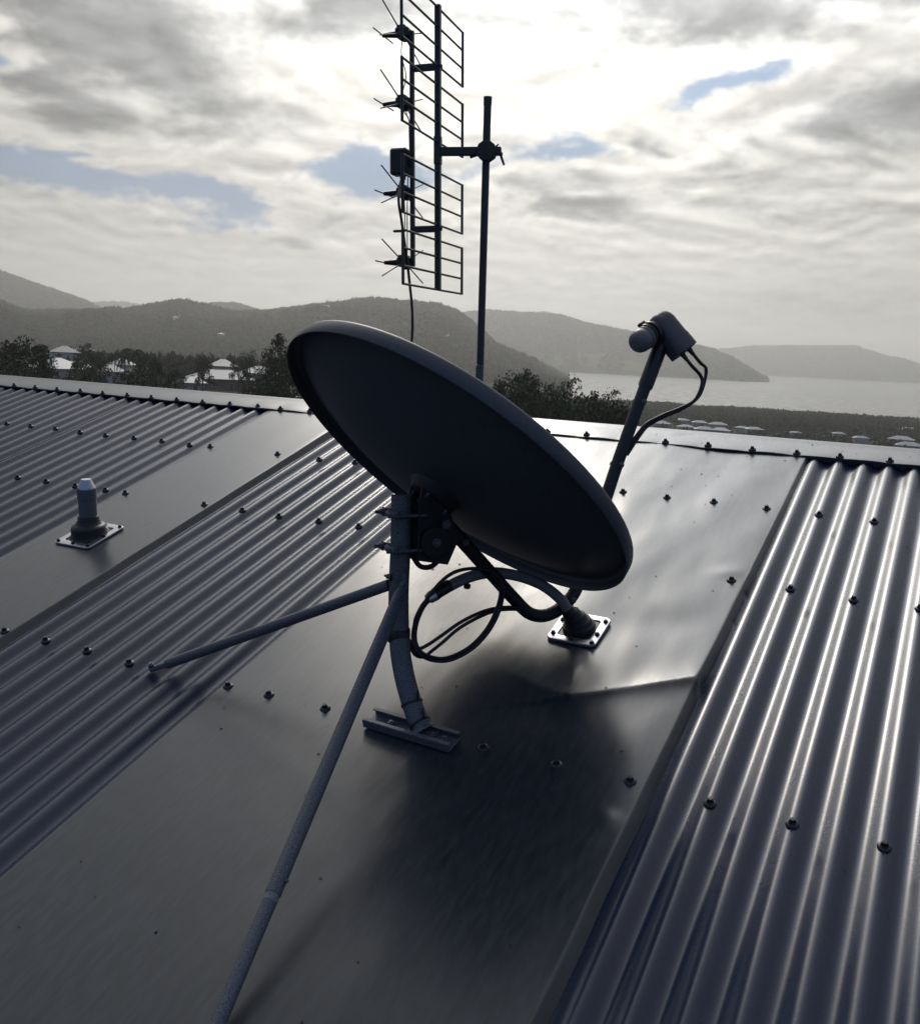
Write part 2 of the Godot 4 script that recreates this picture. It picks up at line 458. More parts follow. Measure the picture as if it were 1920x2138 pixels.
# ---------------------------------------------------------------- main
func _ready() -> void:
	rng.seed = 4711
	var cam := Camera3D.new()
	cam.name = "camera"
	add_child(cam)
	cam.transform = Transform3D(Basis(Vector3(0.8914746, 0.0503507, -0.4502642), Vector3(-0.11625168, 0.98595474, -0.11991161), Vector3(0.43790249, 0.15924212, 0.88480696)), n_roof * 1.32)
	cam.fov = 54.67
	cam.near = 0.05
	cam.far = 40000.0
	cam.current = true
	var az := deg_to_rad(SUN_AZ)
	var el := deg_to_rad(SUN_EL)
	var sun_dir := Vector3(sin(az) * cos(el), sin(el), -cos(az) * cos(el))
	var env := Environment.new()
	env.background_mode = Environment.BG_SKY
	env.tonemap_mode = Environment.TONE_MAPPER_LINEAR
	env.tonemap_exposure = 1.1
	var sky_mat := PanoramaSkyMaterial.new()
	sky_mat.panorama = ImageTexture.create_from_image(make_sky(sun_dir))
	env.sky = Sky.new()
	env.sky.sky_material = sky_mat
	env.sdfgi_enabled = true
	env.ssao_enabled = true
	env.ssil_enabled = true
	env.volumetric_fog_enabled = true
	env.volumetric_fog_density = 0.00019
	env.volumetric_fog_albedo = Color(0.99, 0.99, 0.98)
	env.volumetric_fog_anisotropy = 0.6
	var we := WorldEnvironment.new()
	we.name = "world_environment"
	we.environment = env
	add_child(we)
	var sun := DirectionalLight3D.new()
	sun.name = "sun"
	sun.light_energy = 0.3
	sun.light_color = Color(1.0, 0.96, 0.9)
	sun.light_angular_distance = 13.0
	sun.shadow_enabled = true
	add_child(sun)
	sun.look_at_from_position(sun_dir * 50.0, Vector3.ZERO)
	make_materials()
	build_land()
	build_roof()
	build_dish()
	build_antenna()
	build_vent()
	build_conduit()
	build_background()

# ---------------------------------------------------------------- land, water, hills
func polar(az: float, d: float, y: float) -> Vector3:
	return Vector3(sin(deg_to_rad(az)) * d, y, -cos(deg_to_rad(az)) * d)

var hill_noise := FastNoiseLite.new()

func hill_point(h: Dictionary, az: float, t: float) -> Vector3:
	# t 0 at the front foot, 0.5 on the crest, 1 at the back foot
	var d: float
	var f: float
	var crest: float = h.d + hill_noise.get_noise_2d(az * h.d * 0.01, 77.0) * h.d * 0.05
	if t < 0.5:
		d = lerpf(h.front, crest, t * 2.0)
		f = pow(sin(t * PI), 1.15)
	else:
		d = lerpf(crest, h.back, (t - 0.5) * 2.0)
		f = pow(sin(t * PI), 1.4)
	var el := along(h.prof, az)
	var top := 1.26 + tan(deg_to_rad(el)) * crest
	var p := polar(az, d, 0)
	var rough: float = hill_noise.get_noise_2d(p.x * 0.35, p.z * 0.35) * h.d * 0.010 * sin(t * TAU) * sin(t * TAU)
	p.y = lerpf(h.foot, top, f) + rough * (1.0 if top > h.foot + 20.0 else 0.2)
	return p

var hills: Array = [
	{"called": "mountain_far", "d": 3900.0, "front": 3000.0, "back": 5200.0, "foot": -45.0, "a0": -74.0, "a1": -44.0, "trees": 5500, "size": 13.0,
		"prof": [Vector2(-76, 1.5), Vector2(-64, 3.4), Vector2(-56, 3.6), Vector2(-51.31, 2.76), Vector2(-50.28, 2.45), Vector2(-48.67, 2.0), Vector2(-47.27, 1.58), Vector2(-46.43, 1.2), Vector2(-44, 0.3)]},
	{"called": "hill_far", "d": 6500.0, "front": 5800.0, "back": 7600.0, "foot": -48.0, "a0": -52.0, "a1": -36.0, "trees": 1500, "size": 22.0,
		"prof": [Vector2(-52, 0.9), Vector2(-46.94, 1.48), Vector2(-45.32, 1.63), Vector2(-44.12, 1.5), Vector2(-42, 1.2), Vector2(-36, 0.4)]},
	{"called": "hill_behind", "d": 3400.0, "front": 2800.0, "back": 4400.0, "foot": -42.0, "a0": -45.0, "a1": -35.0, "trees": 2600, "size": 12.0,
		"prof": [Vector2(-45, 0.6), Vector2(-41.66, 1.7), Vector2(-40.3, 1.86), Vector2(-39.41, 1.93), Vector2(-38.5, 1.7), Vector2(-37.95, 1.5), Vector2(-35, 0.8)]},
	{"called": "hill_near", "d": 2350.0, "front": 1150.0, "back": 3300.0, "foot": -36.0, "a0": -66.0, "a1": -20.5, "trees": 15000, "size": 11.0,
		"prof": [Vector2(-66, 2.2), Vector2(-56, 1.9), Vector2(-51.34, 1.16), Vector2(-50.71, 0.98), Vector2(-50.15, 0.8), Vector2(-48.95, 0.86), Vector2(-46.43, 1.05), Vector2(-44.81, 1.2), Vector2(-43.87, 1.44), Vector2(-42.97, 1.65), Vector2(-42.19, 1.74), Vector2(-41.2, 1.62), Vector2(-39.4, 1.36), Vector2(-37.95, 1.48), Vector2(-36.64, 1.7), Vector2(-35.72, 1.85), Vector2(-32.87, 2.3), Vector2(-32.12, 2.4), Vector2(-31.13, 2.43), Vector2(-29.58, 2.35), Vector2(-28.17, 2.36), Vector2(-27.7, 2.24), Vector2(-27.1, 2.05), Vector2(-26.37, 1.65), Vector2(-24.8, 0.42), Vector2(-23.12, -0.2), Vector2(-22.03, -0.6), Vector2(-20.5, -1.3)]},
	{"called": "hill_across_water", "d": 4300.0, "front": 3600.0, "back": 5400.0, "foot": -51.5, "a0": -33.0, "a1": -9.6, "trees": 7000, "size": 17.0,
		"prof": [Vector2(-33, 0.8), Vector2(-27.45, 2.05), Vector2(-26.9, 2.02), Vector2(-25.47, 2.25), Vector2(-24.06, 2.24), Vector2(-21.18, 2.18), Vector2(-19.73, 1.81), Vector2(-17.59, 1.49), Vector2(-16.89, 1.39), Vector2(-14.78, 1.06), Vector2(-12.96, 0.78), Vector2(-11.6, 0.3), Vector2(-10.4, -0.4), Vector2(-9.6, -0.7)]},
	{"called": "hill_summit", "d": 5200.0, "front": 4700.0, "back": 6000.0, "foot": -40.0, "a0": -26.0, "a1": -18.6, "trees": 900, "size": 15.0,
		"prof": [Vector2(-26, 1.2), Vector2(-23.37, 2.22), Vector2(-22.06, 2.37), Vector2(-21.18, 2.2), Vector2(-18.6, 0.9)]},
	{"called": "headland", "d": 7900.0, "front": 7150.0, "back": 9200.0, "foot": -52.0, "a0": -19.0, "a1": 0.6, "trees": 5000, "size": 24.0,
		"prof": [Vector2(-19, 0.0), Vector2(-14.93, 0.5), Vector2(-11.88, 0.8), Vector2(-10.68, 0.98), Vector2(-8.71, 1.11), Vector2(-6.16, 1.22), Vector2(-5.28, 1.23), Vector2(-4.37, 0.94), Vector2(-3.61, 0.78), Vector2(-2.88, 0.69), Vector2(-2.12, 0.4), Vector2(-1.0, 0.0), Vector2(0.6, -0.38)]},
]

func canopy_clump(r: RandomNumberGenerator, tris: int) -> ArrayMesh:
	var mb := MB.new()
	mb.colored = true
	for k in tris:
		var a := r.randf() * TAU
		var y := r.randf()
		var rad := sqrt(1.0 - y * y) * (0.45 + 0.35 * r.randf())
		var c := Vector3(cos(a) * rad, y * 0.9, sin(a) * rad) * 0.55
		var g := r.randf_range(0.7, 1.25)
		mb.color = Color(0.050 * g, 0.062 * g, 0.036 * g)
		var s := r.randf_range(0.22, 0.42)
		var p := []
		for q in 3: p.append(c + Vector3(r.randf_range(-1, 1), r.randf_range(-0.8, 1.0), r.randf_range(-1, 1)).normalized() * s)
		mb.tri(p[0], p[1], p[2])
	return mb.mesh()

func scatter(called: String, label: String, category: String, mesh: Mesh, spots: Array) -> void:
	var mm := MultiMesh.new()
	mm.transform_format = MultiMesh.TRANSFORM_3D
	mm.mesh = mesh
	mm.instance_count = spots.size()
	for k in spots.size(): mm.set_instance_transform(k, spots[k])
	var o := MultiMeshInstance3D.new()
	o.name = numbered(called)
	o.multimesh = mm
	o.material_override = M.canopy
	add_child(o)
	tag(o, label, category, "", "stuff")

func build_land() -> void:
	hill_noise.noise_type = FastNoiseLite.TYPE_SIMPLEX_SMOOTH
	hill_noise.frequency = 0.01
	hill_noise.fractal_octaves = 4
	hill_noise.seed = 31
	# ground round the house down to the shore
	var mb := MB.new()
	var rows: Array = []
	var ds := [0.5, 10.0, 20.0, 40.0, 60.0, 80.0, 110.0, 150.0, 200.0, 250.0, 300.0, 400.0, 500.0, 600.0, 700.0, 800.0, 900.0, 1000.0, 1060.0, 1100.0, 1150.0, 1200.0, 1300.0, 1500.0, 2000.0, 3000.0, 5000.0, 9000.0]
	for d: float in ds:
		var row: Array = []
		for k in 241:
			var p := polar(-180.0 + k * 1.5, d, 0)
			p.y = ground_at(p.x, p.z) + hill_noise.get_noise_2d(p.x * 0.8, p.z * 0.8) * clampf(d / 400.0, 0.0, 2.0)
			row.append(p)
		rows.append(row)
	mb.grid(rows, true)
	tag(obj("ground", mb, M.ground), "green land falling away from the house to the shore", "ground", "", "structure")
	mb = MB.new()
	mb.quad(Vector3(-9500, SEA, -10400), Vector3(9500, SEA, -10400), Vector3(9500, SEA, 3000), Vector3(-9500, SEA, 3000))
	tag(obj("water", mb, M.sea), "calm pale bay reflecting the cloudy sky", "water", "", "structure")
	# tidal flats near the shore, a hand's breadth above the water
	mb = MB.new()
	rows = []
	for d: float in [1050.0, 1400.0, 1700.0, 2000.0]:
		var row: Array = []
		for k in 61:
			var a := -30.0 + k * 0.6
			var out := 1.0
			if d > 1900.0: out = 1.05 + hill_noise.get_noise_2d(a * 9.0, 5.0) * 0.7 - clampf((a + 12.0) / 14.0, -0.4, 1.0) * 0.18
			row.append(polar(a, d * out, SEA + 0.12))
		rows.append(row)
	mb.grid(rows, true)
	tag(obj("tidal_flat", mb, M.mud), "streaky wet tidal flat between the mangroves and the open bay", "mudflat", "", "structure")
	var crown := canopy_clump(rng, 34)
	for h: Dictionary in hills:
		mb = MB.new()
		rows = []
		var steps := int((h.a1 - h.a0) * 8.0)
		for t in 33:
			var row: Array = []
			for k in steps + 1: row.append(hill_point(h, lerpf(h.a0, h.a1, float(k) / steps), t / 32.0))
			rows.append(row)
		mb.grid(rows, true)
		tag(obj(h.called, mb, M.hill), "", "", "", "structure")
		var spots: Array = []
		for k in int(h.trees):
			var a := rng.randf_range(maxf(h.a0, -54.0), minf(h.a1, 1.0))
			var t := rng.randf_range(0.02, 0.53) if k % 3 else rng.randf_range(0.46, 0.52)
			var p := hill_point(h, a, t)
			if p.y < SEA + 1.0 or (p.y < ground_at(p.x, p.z) and h.called == "hill_near"): continue
			if h.called == "hill_across_water" and a > -21.5 and a < -16.0 and t < 0.19 and hill_noise.get_noise_2d(a * 40.0, t * 300.0) > -0.12: continue
			var s: float = h.size * rng.randf_range(0.6, 1.35)
			spots.append(Transform3D(Basis(Vector3.UP, rng.randf() * TAU).scaled(Vector3(s, s * rng.randf_range(0.7, 1.2), s)), p))
		scatter("forest_on_" + String(h.called), "hazy forest covering the " + String(h.called).replace("_", " "), "forest", crown, spots)
	# pale clearing at the foot of the hill across the water
	mb = MB.new()
	rows = []
	for t in 9:
		var row: Array = []
		for k in 31: row.append(hill_point(hills[4], lerpf(-21.4, -16.2, k / 30.0), lerpf(0.045, 0.17 - absf(k - 15.0) * 0.004, t / 8.0)) + Vector3(0, 1.2, 0))
		rows.append(row)
	mb.grid(rows, true)
	tag(obj("field", mb, M.field), "pale grassy clearing at the foot of the hill across the bay", "field", "", "structure")
	# mangroves and bush in the flat land
	var spots: Array = []
	var tries := 0
	while spots.size() < 16000 and tries < 60000:
		tries += 1
		var a := rng.randf_range(-32.0, 3.0)
		var d := 640.0 + 540.0 * sqrt(rng.randf())
		var p := polar(a, d, 0)
		var edge := 1120.0 + hill_noise.get_noise_2d(a * 12.0, 3.0) * 190.0
		if d > edge: continue
		p.y = ground_at(p.x, p.z) - 0.5
		var s := rng.randf_range(5.5, 10.0)
		spots.append(Transform3D(Basis(Vector3.UP, rng.randf() * TAU).scaled(Vector3(s, s * rng.randf_range(0.7, 1.1), s)), p))
	scatter("mangrove_forest", "dark mangrove forest along the near shore of the bay", "forest", crown, spots)
	spots = []
	for k in 9000:
		var a := rng.randf_range(-56.0, -26.0)
		var d := 330.0 + 1000.0 * pow(rng.randf(), 0.8)
		var p := polar(a, d, 0)
		p.y = ground_at(p.x, p.z) - 0.5
		var s := rng.randf_range(5.0, 9.5)
		spots.append(Transform3D(Basis(Vector3.UP, rng.randf() * TAU).scaled(Vector3(s, s * rng.randf_range(0.7, 1.2), s)), p))
	scatter("valley_forest", "dark bushland in the valley behind the houses", "forest", crown, spots)
	spots = []
	for k in 2600:
		var a := rng.randf_range(-30.0, 3.0)
		var d := 300.0 + 340.0 * rng.randf()
		if hill_noise.get_noise_2d(a * 60.0, d * 0.8) < 0.05 and d > 420.0: continue
		var p := polar(a, d, 0)
		p.y = ground_at(p.x, p.z) - 0.5
		var s := rng.randf_range(3.0, 6.0)
		spots.append(Transform3D(Basis(Vector3.UP, rng.randf() * TAU).scaled(Vector3(s, s, s)), p))
	scatter("garden_bushes", "scattered garden trees between the shoreside houses", "bushes", crown, spots)

# ---------------------------------------------------------------- the roof we stand on
const RIDGE_V := -3.372
const EDGE_V := -3.214
var pan_noise := FastNoiseLite.new()

func corr(u: float, crest: float) -> float:
	return -0.0085 + 0.0085 * cos(TAU * (u - crest) / 0.076)

func sheet(u0: float, u1: float, crest: float, lift: float, v0 := -3.36, v1 := 2.4) -> MB:
	var mb := MB.new()
	var steps := int(round((u1 - u0) / 0.076 * 14.0))
	var vs := [v0, -3.0, -2.5, -2.0, -1.5, -1.0, -0.5, 0.0, 0.8, 1.6, v1]
	for k in steps + 1:
		var u := lerpf(u0, u1, float(k) / steps)
		var h := corr(u, crest) + lift
		var sl := -0.0085 * TAU / 0.076 * sin(TAU * (u - crest) / 0.076)
		var nn := (n_roof - Vector3(sl, 0, 0)).normalized()
		for v: float in vs: mb.vert(rp(u, v, h + 0.0008 * sin(v * 3.0 + u * 5.0)), nn)
		if k > 0:
			var m := vs.size()
			for q in m - 1:
				var b := (k - 1) * m + q
				mb.i.append_array([b, b + m, b + 1, b + m, b + m + 1, b + 1])
	return mb

func pan_height(u: float, v: float) -> float:
	var right := smoothstep(-1.35, -0.75, u)
	var h := 0.0025 + pan_noise.get_noise_2d(u * 2.6, v * 1.0) * 0.0052 * (0.25 + 0.75 * right) * smoothstep(0.2, -1.4, v)
	h += pan_noise.get_noise_2d(u * 6.0 + 40.0, v * 2.2) * 0.0012 * (0.3 + right)
	# the buckled crease running from below the rubber boot to the folded edge
	var a := Vector2(-0.704, -1.6925)
	var b := Vector2(-0.452, -1.8455)
	var p := Vector2(u, v)
	var ab := b - a
	var s := clampf((p - a).dot(ab) / ab.length_squared(), 0.0, 1.0)
	var off := (p - a - ab * s)
	var nrm := Vector2(-ab.y, ab.x).normalized()
	var sgn := signf(nrm.y * off.dot(nrm))
	var fall := 0.060 if sgn < 0.0 else 0.020
	h += 0.0105 * exp(-absf(off.length()) / fall) * (0.35 + 0.65 * s)
	# the short leg of the crease up towards the boot
	var c := Vector2(-0.727, -1.785)
	var ac := c - a
	var s2 := clampf((p - a).dot(ac) / ac.length_squared(), 0.0, 1.0)
	h += 0.0030 * exp(-(p - a - ac * s2).length() / 0.014) * (1.0 - 0.6 * s2)
	var d2 := Vector2(-0.873, -1.74)
	var ad := d2 - a
	var s3 := clampf((p - a).dot(ad) / ad.length_squared(), 0.0, 1.0)
	h += 0.0042 * exp(-(p - a - ad * s3).length() / 0.030) * (1.0 - 0.8 * s3)
	# shallow hollow behind the foot rail and small dint by the edge
	h -= 0.005 * exp(-(p - Vector2(-0.76, -1.62)).length_squared() / 0.012)
	h += 0.0035 * exp(-(p - Vector2(-0.50, -1.36)).length_squared() / 0.0005)
	h += 0.003 * exp(-(p - Vector2(-0.50, -2.36)).length_squared() / 0.0012)
	h -= 0.004 * exp(-(p - Vector2(-0.60, -2.06)).length_squared() / 0.006)
	return h

func pan_mesh(u0: float, u1: float, step: float, wavy: bool) -> MB:
	var mb := MB.new()
	var us: Array = []
	var k := u0
	while k < u1 - step * 0.5:
		us.append(k)
		k += step
	us.append(u1)
	var vs: Array = []
	k = -3.34
	while k < 2.3:
		vs.append(k)
		k += step if k < -0.8 else 0.06
	var rows: Array = []
	for v: float in vs:
		var row: Array = []
		var wob := pan_noise.get_noise_2d(v * 4.0, 50.0) * 0.0012
		var sk := 0.024 * clampf((-1.2 - v) / 2.0, 0.0, 1.0) if wavy else 0.0
		# left fold
		row.append(rp(u0 - 0.012, v, -0.015))
		row.append(rp(u0 - 0.007, v, -0.004))
		for u_even: float in us:
			var u := u_even + sk * (u_even - u0) / (u1 - u0)
			row.append(rp(u, v, pan_height(u, v) if wavy else 0.0025 + pan_noise.get_noise_2d(u * 2.0 + 9.0, v) * 0.0018))
		var last := pan_height(u1, v) if wavy else 0.0025
		var dent := 0.006 * exp(-pow((v + 1.845) / 0.03, 2.0)) + 0.004 * exp(-pow((v + 2.28) / 0.015, 2.0)) + 0.003 * exp(-pow((v + 2.14) / 0.012, 2.0)) if wavy else 0.0
		# right fold: rounded over and down into the valley
		row.append(rp(u1 + sk + 0.003 + wob, v, last - 0.0008))
		row.append(rp(u1 + sk + 0.007 + wob, v, last - 0.0045))
		row.append(rp(u1 + sk + 0.017 + wob - dent, v, -0.0125))
		row.append(rp(u1 + sk + 0.0205 + wob - dent, v, -0.0150))
		rows.append(row)
	mb.grid(rows, true)
	return mb

func screw_mesh() -> ArrayMesh:
	var mb := MB.new()
	mb.lathe(Vector3.ZERO, Vector3.UP, [Vector2(0.0, -0.003), Vector2(0.0125, -0.002), Vector2(0.0128, 0.0008), Vector2(0.0112, 0.0028), Vector2(0.0075, 0.0042), Vector2(0.0075, 0.0056), Vector2(0.0066, 0.0062)], 14, true)
	mb.lathe(Vector3.ZERO, Vector3.UP, [Vector2(0.0054, 0.006), Vector2(0.0054, 0.0118), Vector2(0.0046, 0.0128), Vector2(0.0, 0.0128)], 6)
	return mb.mesh()

func screw_at(parent: Node3D, mesh: Mesh, u: float, v: float, h: float) -> void:
	var o := obj_mesh("screw", mesh, M.screw, parent)
	var turn := rng.randf() * TAU
	o.transform = Transform3D(basis_to(n_roof + Vector3(rng.randf_range(-0.05, 0.05), 0, rng.randf_range(-0.05, 0.05))) * Basis(Vector3.UP, turn), rp(u, v, h) - parent.position)

func build_roof() -> void:
	pan_noise.noise_type = FastNoiseLite.TYPE_SIMPLEX_SMOOTH
	pan_noise.frequency = 1.0
	pan_noise.fractal_octaves = 2
	pan_noise.seed = 12
	var base := Vector3(-1.5, -6.5, -2.0)
	var t := thing("house_roof", base, "dark blue-grey corrugated steel roof with flat flashing sheets and ridge cap", "roof")
	var add := func(called: String, mb: MB, m: Material) -> MeshInstance3D:
		var o := obj(called, mb, m, t)
		o.position = -base
		return o
	# corrugated sheets: crest positions follow the screw lines
	var cr := -0.335
	add.call("corrugated_sheet", sheet(-0.463, 0.349, cr, 0.0), M.roof)
	add.call("corrugated_sheet", sheet(0.292, 1.09, cr, 0.0015), M.roof)
	add.call("corrugated_sheet", sheet(1.052, 1.85, cr, 0.0), M.roof)
	add.call("corrugated_sheet", sheet(-2.255, -1.485, -2.100, 0.0), M.roof)
	var cl := -2.725
	add.call("corrugated_sheet", sheet(-3.447, -2.632, cl, 0.0), M.roof)
	add.call("corrugated_sheet", sheet(-4.207, -3.409, cl, 0.0015), M.roof)
	add.call("corrugated_sheet", sheet(-4.967, -4.169, cl, 0.0), M.roof)
	add.call("corrugated_sheet", sheet(-5.727, -4.929, cl, 0.0015), M.roof)
	add.call("corrugated_sheet", sheet(-6.487, -5.689, cl, 0.0), M.roof)
	add.call("flat_flashing_sheet", pan_mesh(-1.497, -0.466, 0.009, true), M.pan).set_meta("label", "wide flat flashing sheet with buckled crease")
	add.call("flat_flashing_sheet", pan_mesh(-2.655, -2.240, 0.03, false), M.pan).set_meta("label", "narrow flat flashing sheet round the vent pipe")
	# ridge cap: near wing, rolled top, far wing
	var mb := MB.new()
	var apex := rp(0, RIDGE_V, -0.004)
	var up_n := Vector3(0, cos(PITCH), -sin(PITCH))
	var down_far := Vector3(0, -sin(PITCH), -cos(PITCH))
	var rows: Array = []
	var us: Array = []
	var u := -6.5
	while u <= 1.9:
		us.append(u)
		u += 0.0095
	var prof: Array = []
	for k in 15: prof.append(k)
	for k: int in prof:
		var row: Array = []
		for uu: float in us:
			var on_pan := (uu > -1.50 and uu < -0.455) or (uu > -2.66 and uu < -2.232)
			var edge := EDGE_V + pan_noise.get_noise_2d(uu * 5.0, 3.0) * 0.004
			var wave := absf(sin((uu + 0.335) / 0.152 * PI)) * 0.0022 + pan_noise.get_noise_2d(uu * 1.7, 8.0) * 0.002
			var lip := 0.0035
			if not on_pan: lip = 0.001 if uu < -2.0 else minf(corr(uu, cr) + 0.004, 0.0)
			var p: Vector3
			match k:
				0: p = rp(uu, edge + 0.0005, lip)
				1: p = rp(uu, edge, maxf(lip + 0.001, 0.0045 + wave))
				2: p = rp(uu, edge - 0.002, 0.0062 + wave)
				3: p = rp(uu, edge - 0.04, 0.0068 + wave * 0.6)
				4: p = rp(uu, RIDGE_V + 0.050, 0.0045)
				5: p = rp(uu, RIDGE_V + 0.030, 0.0038)
				6: p = rp(uu, RIDGE_V + 0.018, 0.0040)
				7: p = Vector3(uu, apex.y + 0.0060, apex.z + 0.008)
				8: p = Vector3(uu, apex.y + 0.0070, apex.z)
				9: p = Vector3(uu, apex.y + 0.0060, apex.z - 0.008)
				10: p = apex + Vector3(uu, 0, 0) + down_far * 0.018 + up_n * 0.006
				11: p = apex + Vector3(uu, 0, 0) + down_far * 0.032 + up_n * 0.005
				12: p = apex + Vector3(uu, 0, 0) + down_far * 0.15 + up_n * 0.002
				13: p = apex + Vector3(uu, 0, 0) + down_far * 0.152 + up_n * -0.003
				14: p = apex + Vector3(uu, 0, 0) + down_far * 0.150 + up_n * -0.012
			row.append(p)
		rows.append(row)
	mb.grid(rows)
	add.call("ridge_cap", mb, M.pan)
	# far slope and the walls below
	mb = MB.new()
	rows = []
	for k in 2:
		var row: Array = []
		var q := 0
		while q <= 110 * 8:
			var uu := -6.487 + q * 0.0095
			row.append(apex + Vector3(uu, 0, 0) + down_far * (0.02 if k == 0 else 5.8) + up_n * (-0.008 + corr(uu, cr)))
			q += 1
		rows.append(row)
	mb.grid(rows, true)
	add.call("far_slope_sheet", mb, M.roof)
	for w: Array in [[Vector3(-6.4, -4.0, -3.2), Vector3(0.2, 5.4, 10.2)], [Vector3(1.75, -4.0, -3.2), Vector3(0.2, 5.4, 10.2)], [Vector3(-2.3, -4.0, -8.4), Vector3(8.0, 5.4, 0.2)], [Vector3(-2.3, -4.0, 2.0), Vector3(8.0, 5.4, 0.2)]]:
		mb = MB.new()
		mb.box(Transform3D(Basis(), w[0]), w[1], 0.0)
		add.call("wall", mb, M.wall_cream)
	# sealant blobs and dirt along the cap edge over the flashing
	var sm := screw_mesh()
	# screws: rows across the sheets, on every second crest, and those through the flashings
	var rws := [EDGE_V - 0.014, -2.783, -2.317, -1.467, -0.62]
	for q in rws.size():
		var v: float = rws[q]
		var hh := 0.009 if q == 0 else 0.0012
		var jit := func() -> float: return rng.randf_range(-0.006, 0.006)
		for k in 13: screw_at(t, sm, cr + (k + (0 if q != 0 else 0)) * 0.152 + jit.call() * 0.3, v + jit.call(), hh)
		for k in 4:
			if q != 3 or k < 3: screw_at(t, sm, -2.100 + k * 0.152 + jit.call() * 0.3, v + jit.call(), hh)
		for k in 14: screw_at(t, sm, cl - k * 0.152 + jit.call() * 0.3, v + jit.call(), hh)
	for s: Array in [[-1.217, 0], [-0.92, 0], [-0.77, 0], [-0.618, 0], [-0.472, 0], [-1.37, 0], [-1.07, 0], [-0.932, 1], [-0.789, 1], [-0.642, 1], [-0.484, 1], [-1.24, 1], [-1.40, 1], [-0.484, 2], [-1.40, 2], [-1.22, 2], [-1.493, 3], [-1.362, 3], [-1.206, 3], [-0.807, 3], [-0.644, 3], [-0.490, 3], [-2.293, 1], [-2.262, 2], [-2.252, 3], [-2.620, 1], [-2.625, 2], [-2.60, 0], [-2.45, 0], [-2.29, 0], [-2.64, 3]]:
		var v: float = rws[s[1]]
		var uu: float = s[0]
		var hh := 0.009 if s[1] == 0 else (pan_height(uu, v) if uu > -1.5 else 0.003)
		if uu < -1.48 and uu > -1.5: uu = -1.480
		screw_at(t, sm, uu, v + rng.randf_range(-0.004, 0.004), hh)
	# small beads of sealant along the cap edge
	var bead := SphereMesh.new()
	bead.radius = 0.0028; bead.height = 0.004; bead.radial_segments = 7; bead.rings = 4
	for k in 14:
		var o := obj_mesh("sealant_bead", bead, M.black, t)
		o.position = rp(-1.2 + k * 0.052 + rng.randf_range(-0.015, 0.015), EDGE_V + 0.002, 0.004) - base
	# bits of leaf and grit lying on the sheets
	mb = MB.new()
	for k in 140:
		var uu := rng.randf_range(-1.45, -0.5)
		var vv := rng.randf_range(-3.2, -0.7)
		var r := rng.randf_range(0.0008, 0.0026)
		if k < 40:
			vv = RIDGE_V + rng.randf_range(0.04, 0.14)
			uu = rng.randf_range(-1.2, 0.4)
		var at := rp(uu, vv, (pan_height(uu, vv) if k >= 40 else 0.0062) + 0.0006)
		var a := rng.randf() * TAU
		var x := (Vector3.RIGHT * cos(a) + d_roof * sin(a)) * r * rng.randf_range(1.0, 2.4)
		var y := (Vector3.RIGHT * -sin(a) + d_roof * cos(a)) * r
		mb.quad(at - x, at - y, at + x, at + y + n_roof * r)
	var bits := obj("litter", mb, M.black)
	tag(bits, "tiny specks of leaf litter lying on the roof sheets", "litter", "", "stuff")

# ---------------------------------------------------------------- satellite dish on its braced pole
func bolt(mb: MB, at: Vector3, axis: Vector3, r := 0.006, h := 0.006, shank := 0.0) -> void:
	axis = axis.normalized()
	mb.lathe(at, axis, [Vector2(r * 1.5, -0.0005), Vector2(r * 1.5, 0.0012), Vector2(r, 0.0014)], 12)
	mb.lathe(at, axis, [Vector2(r, 0.001), Vector2(r, h), Vector2(r * 0.85, h + 0.001), Vector2(0, h + 0.001)], 6)
	if shank > 0.0: mb.tube([at + axis * h, at + axis * (h + shank)], r * 0.5, 8)

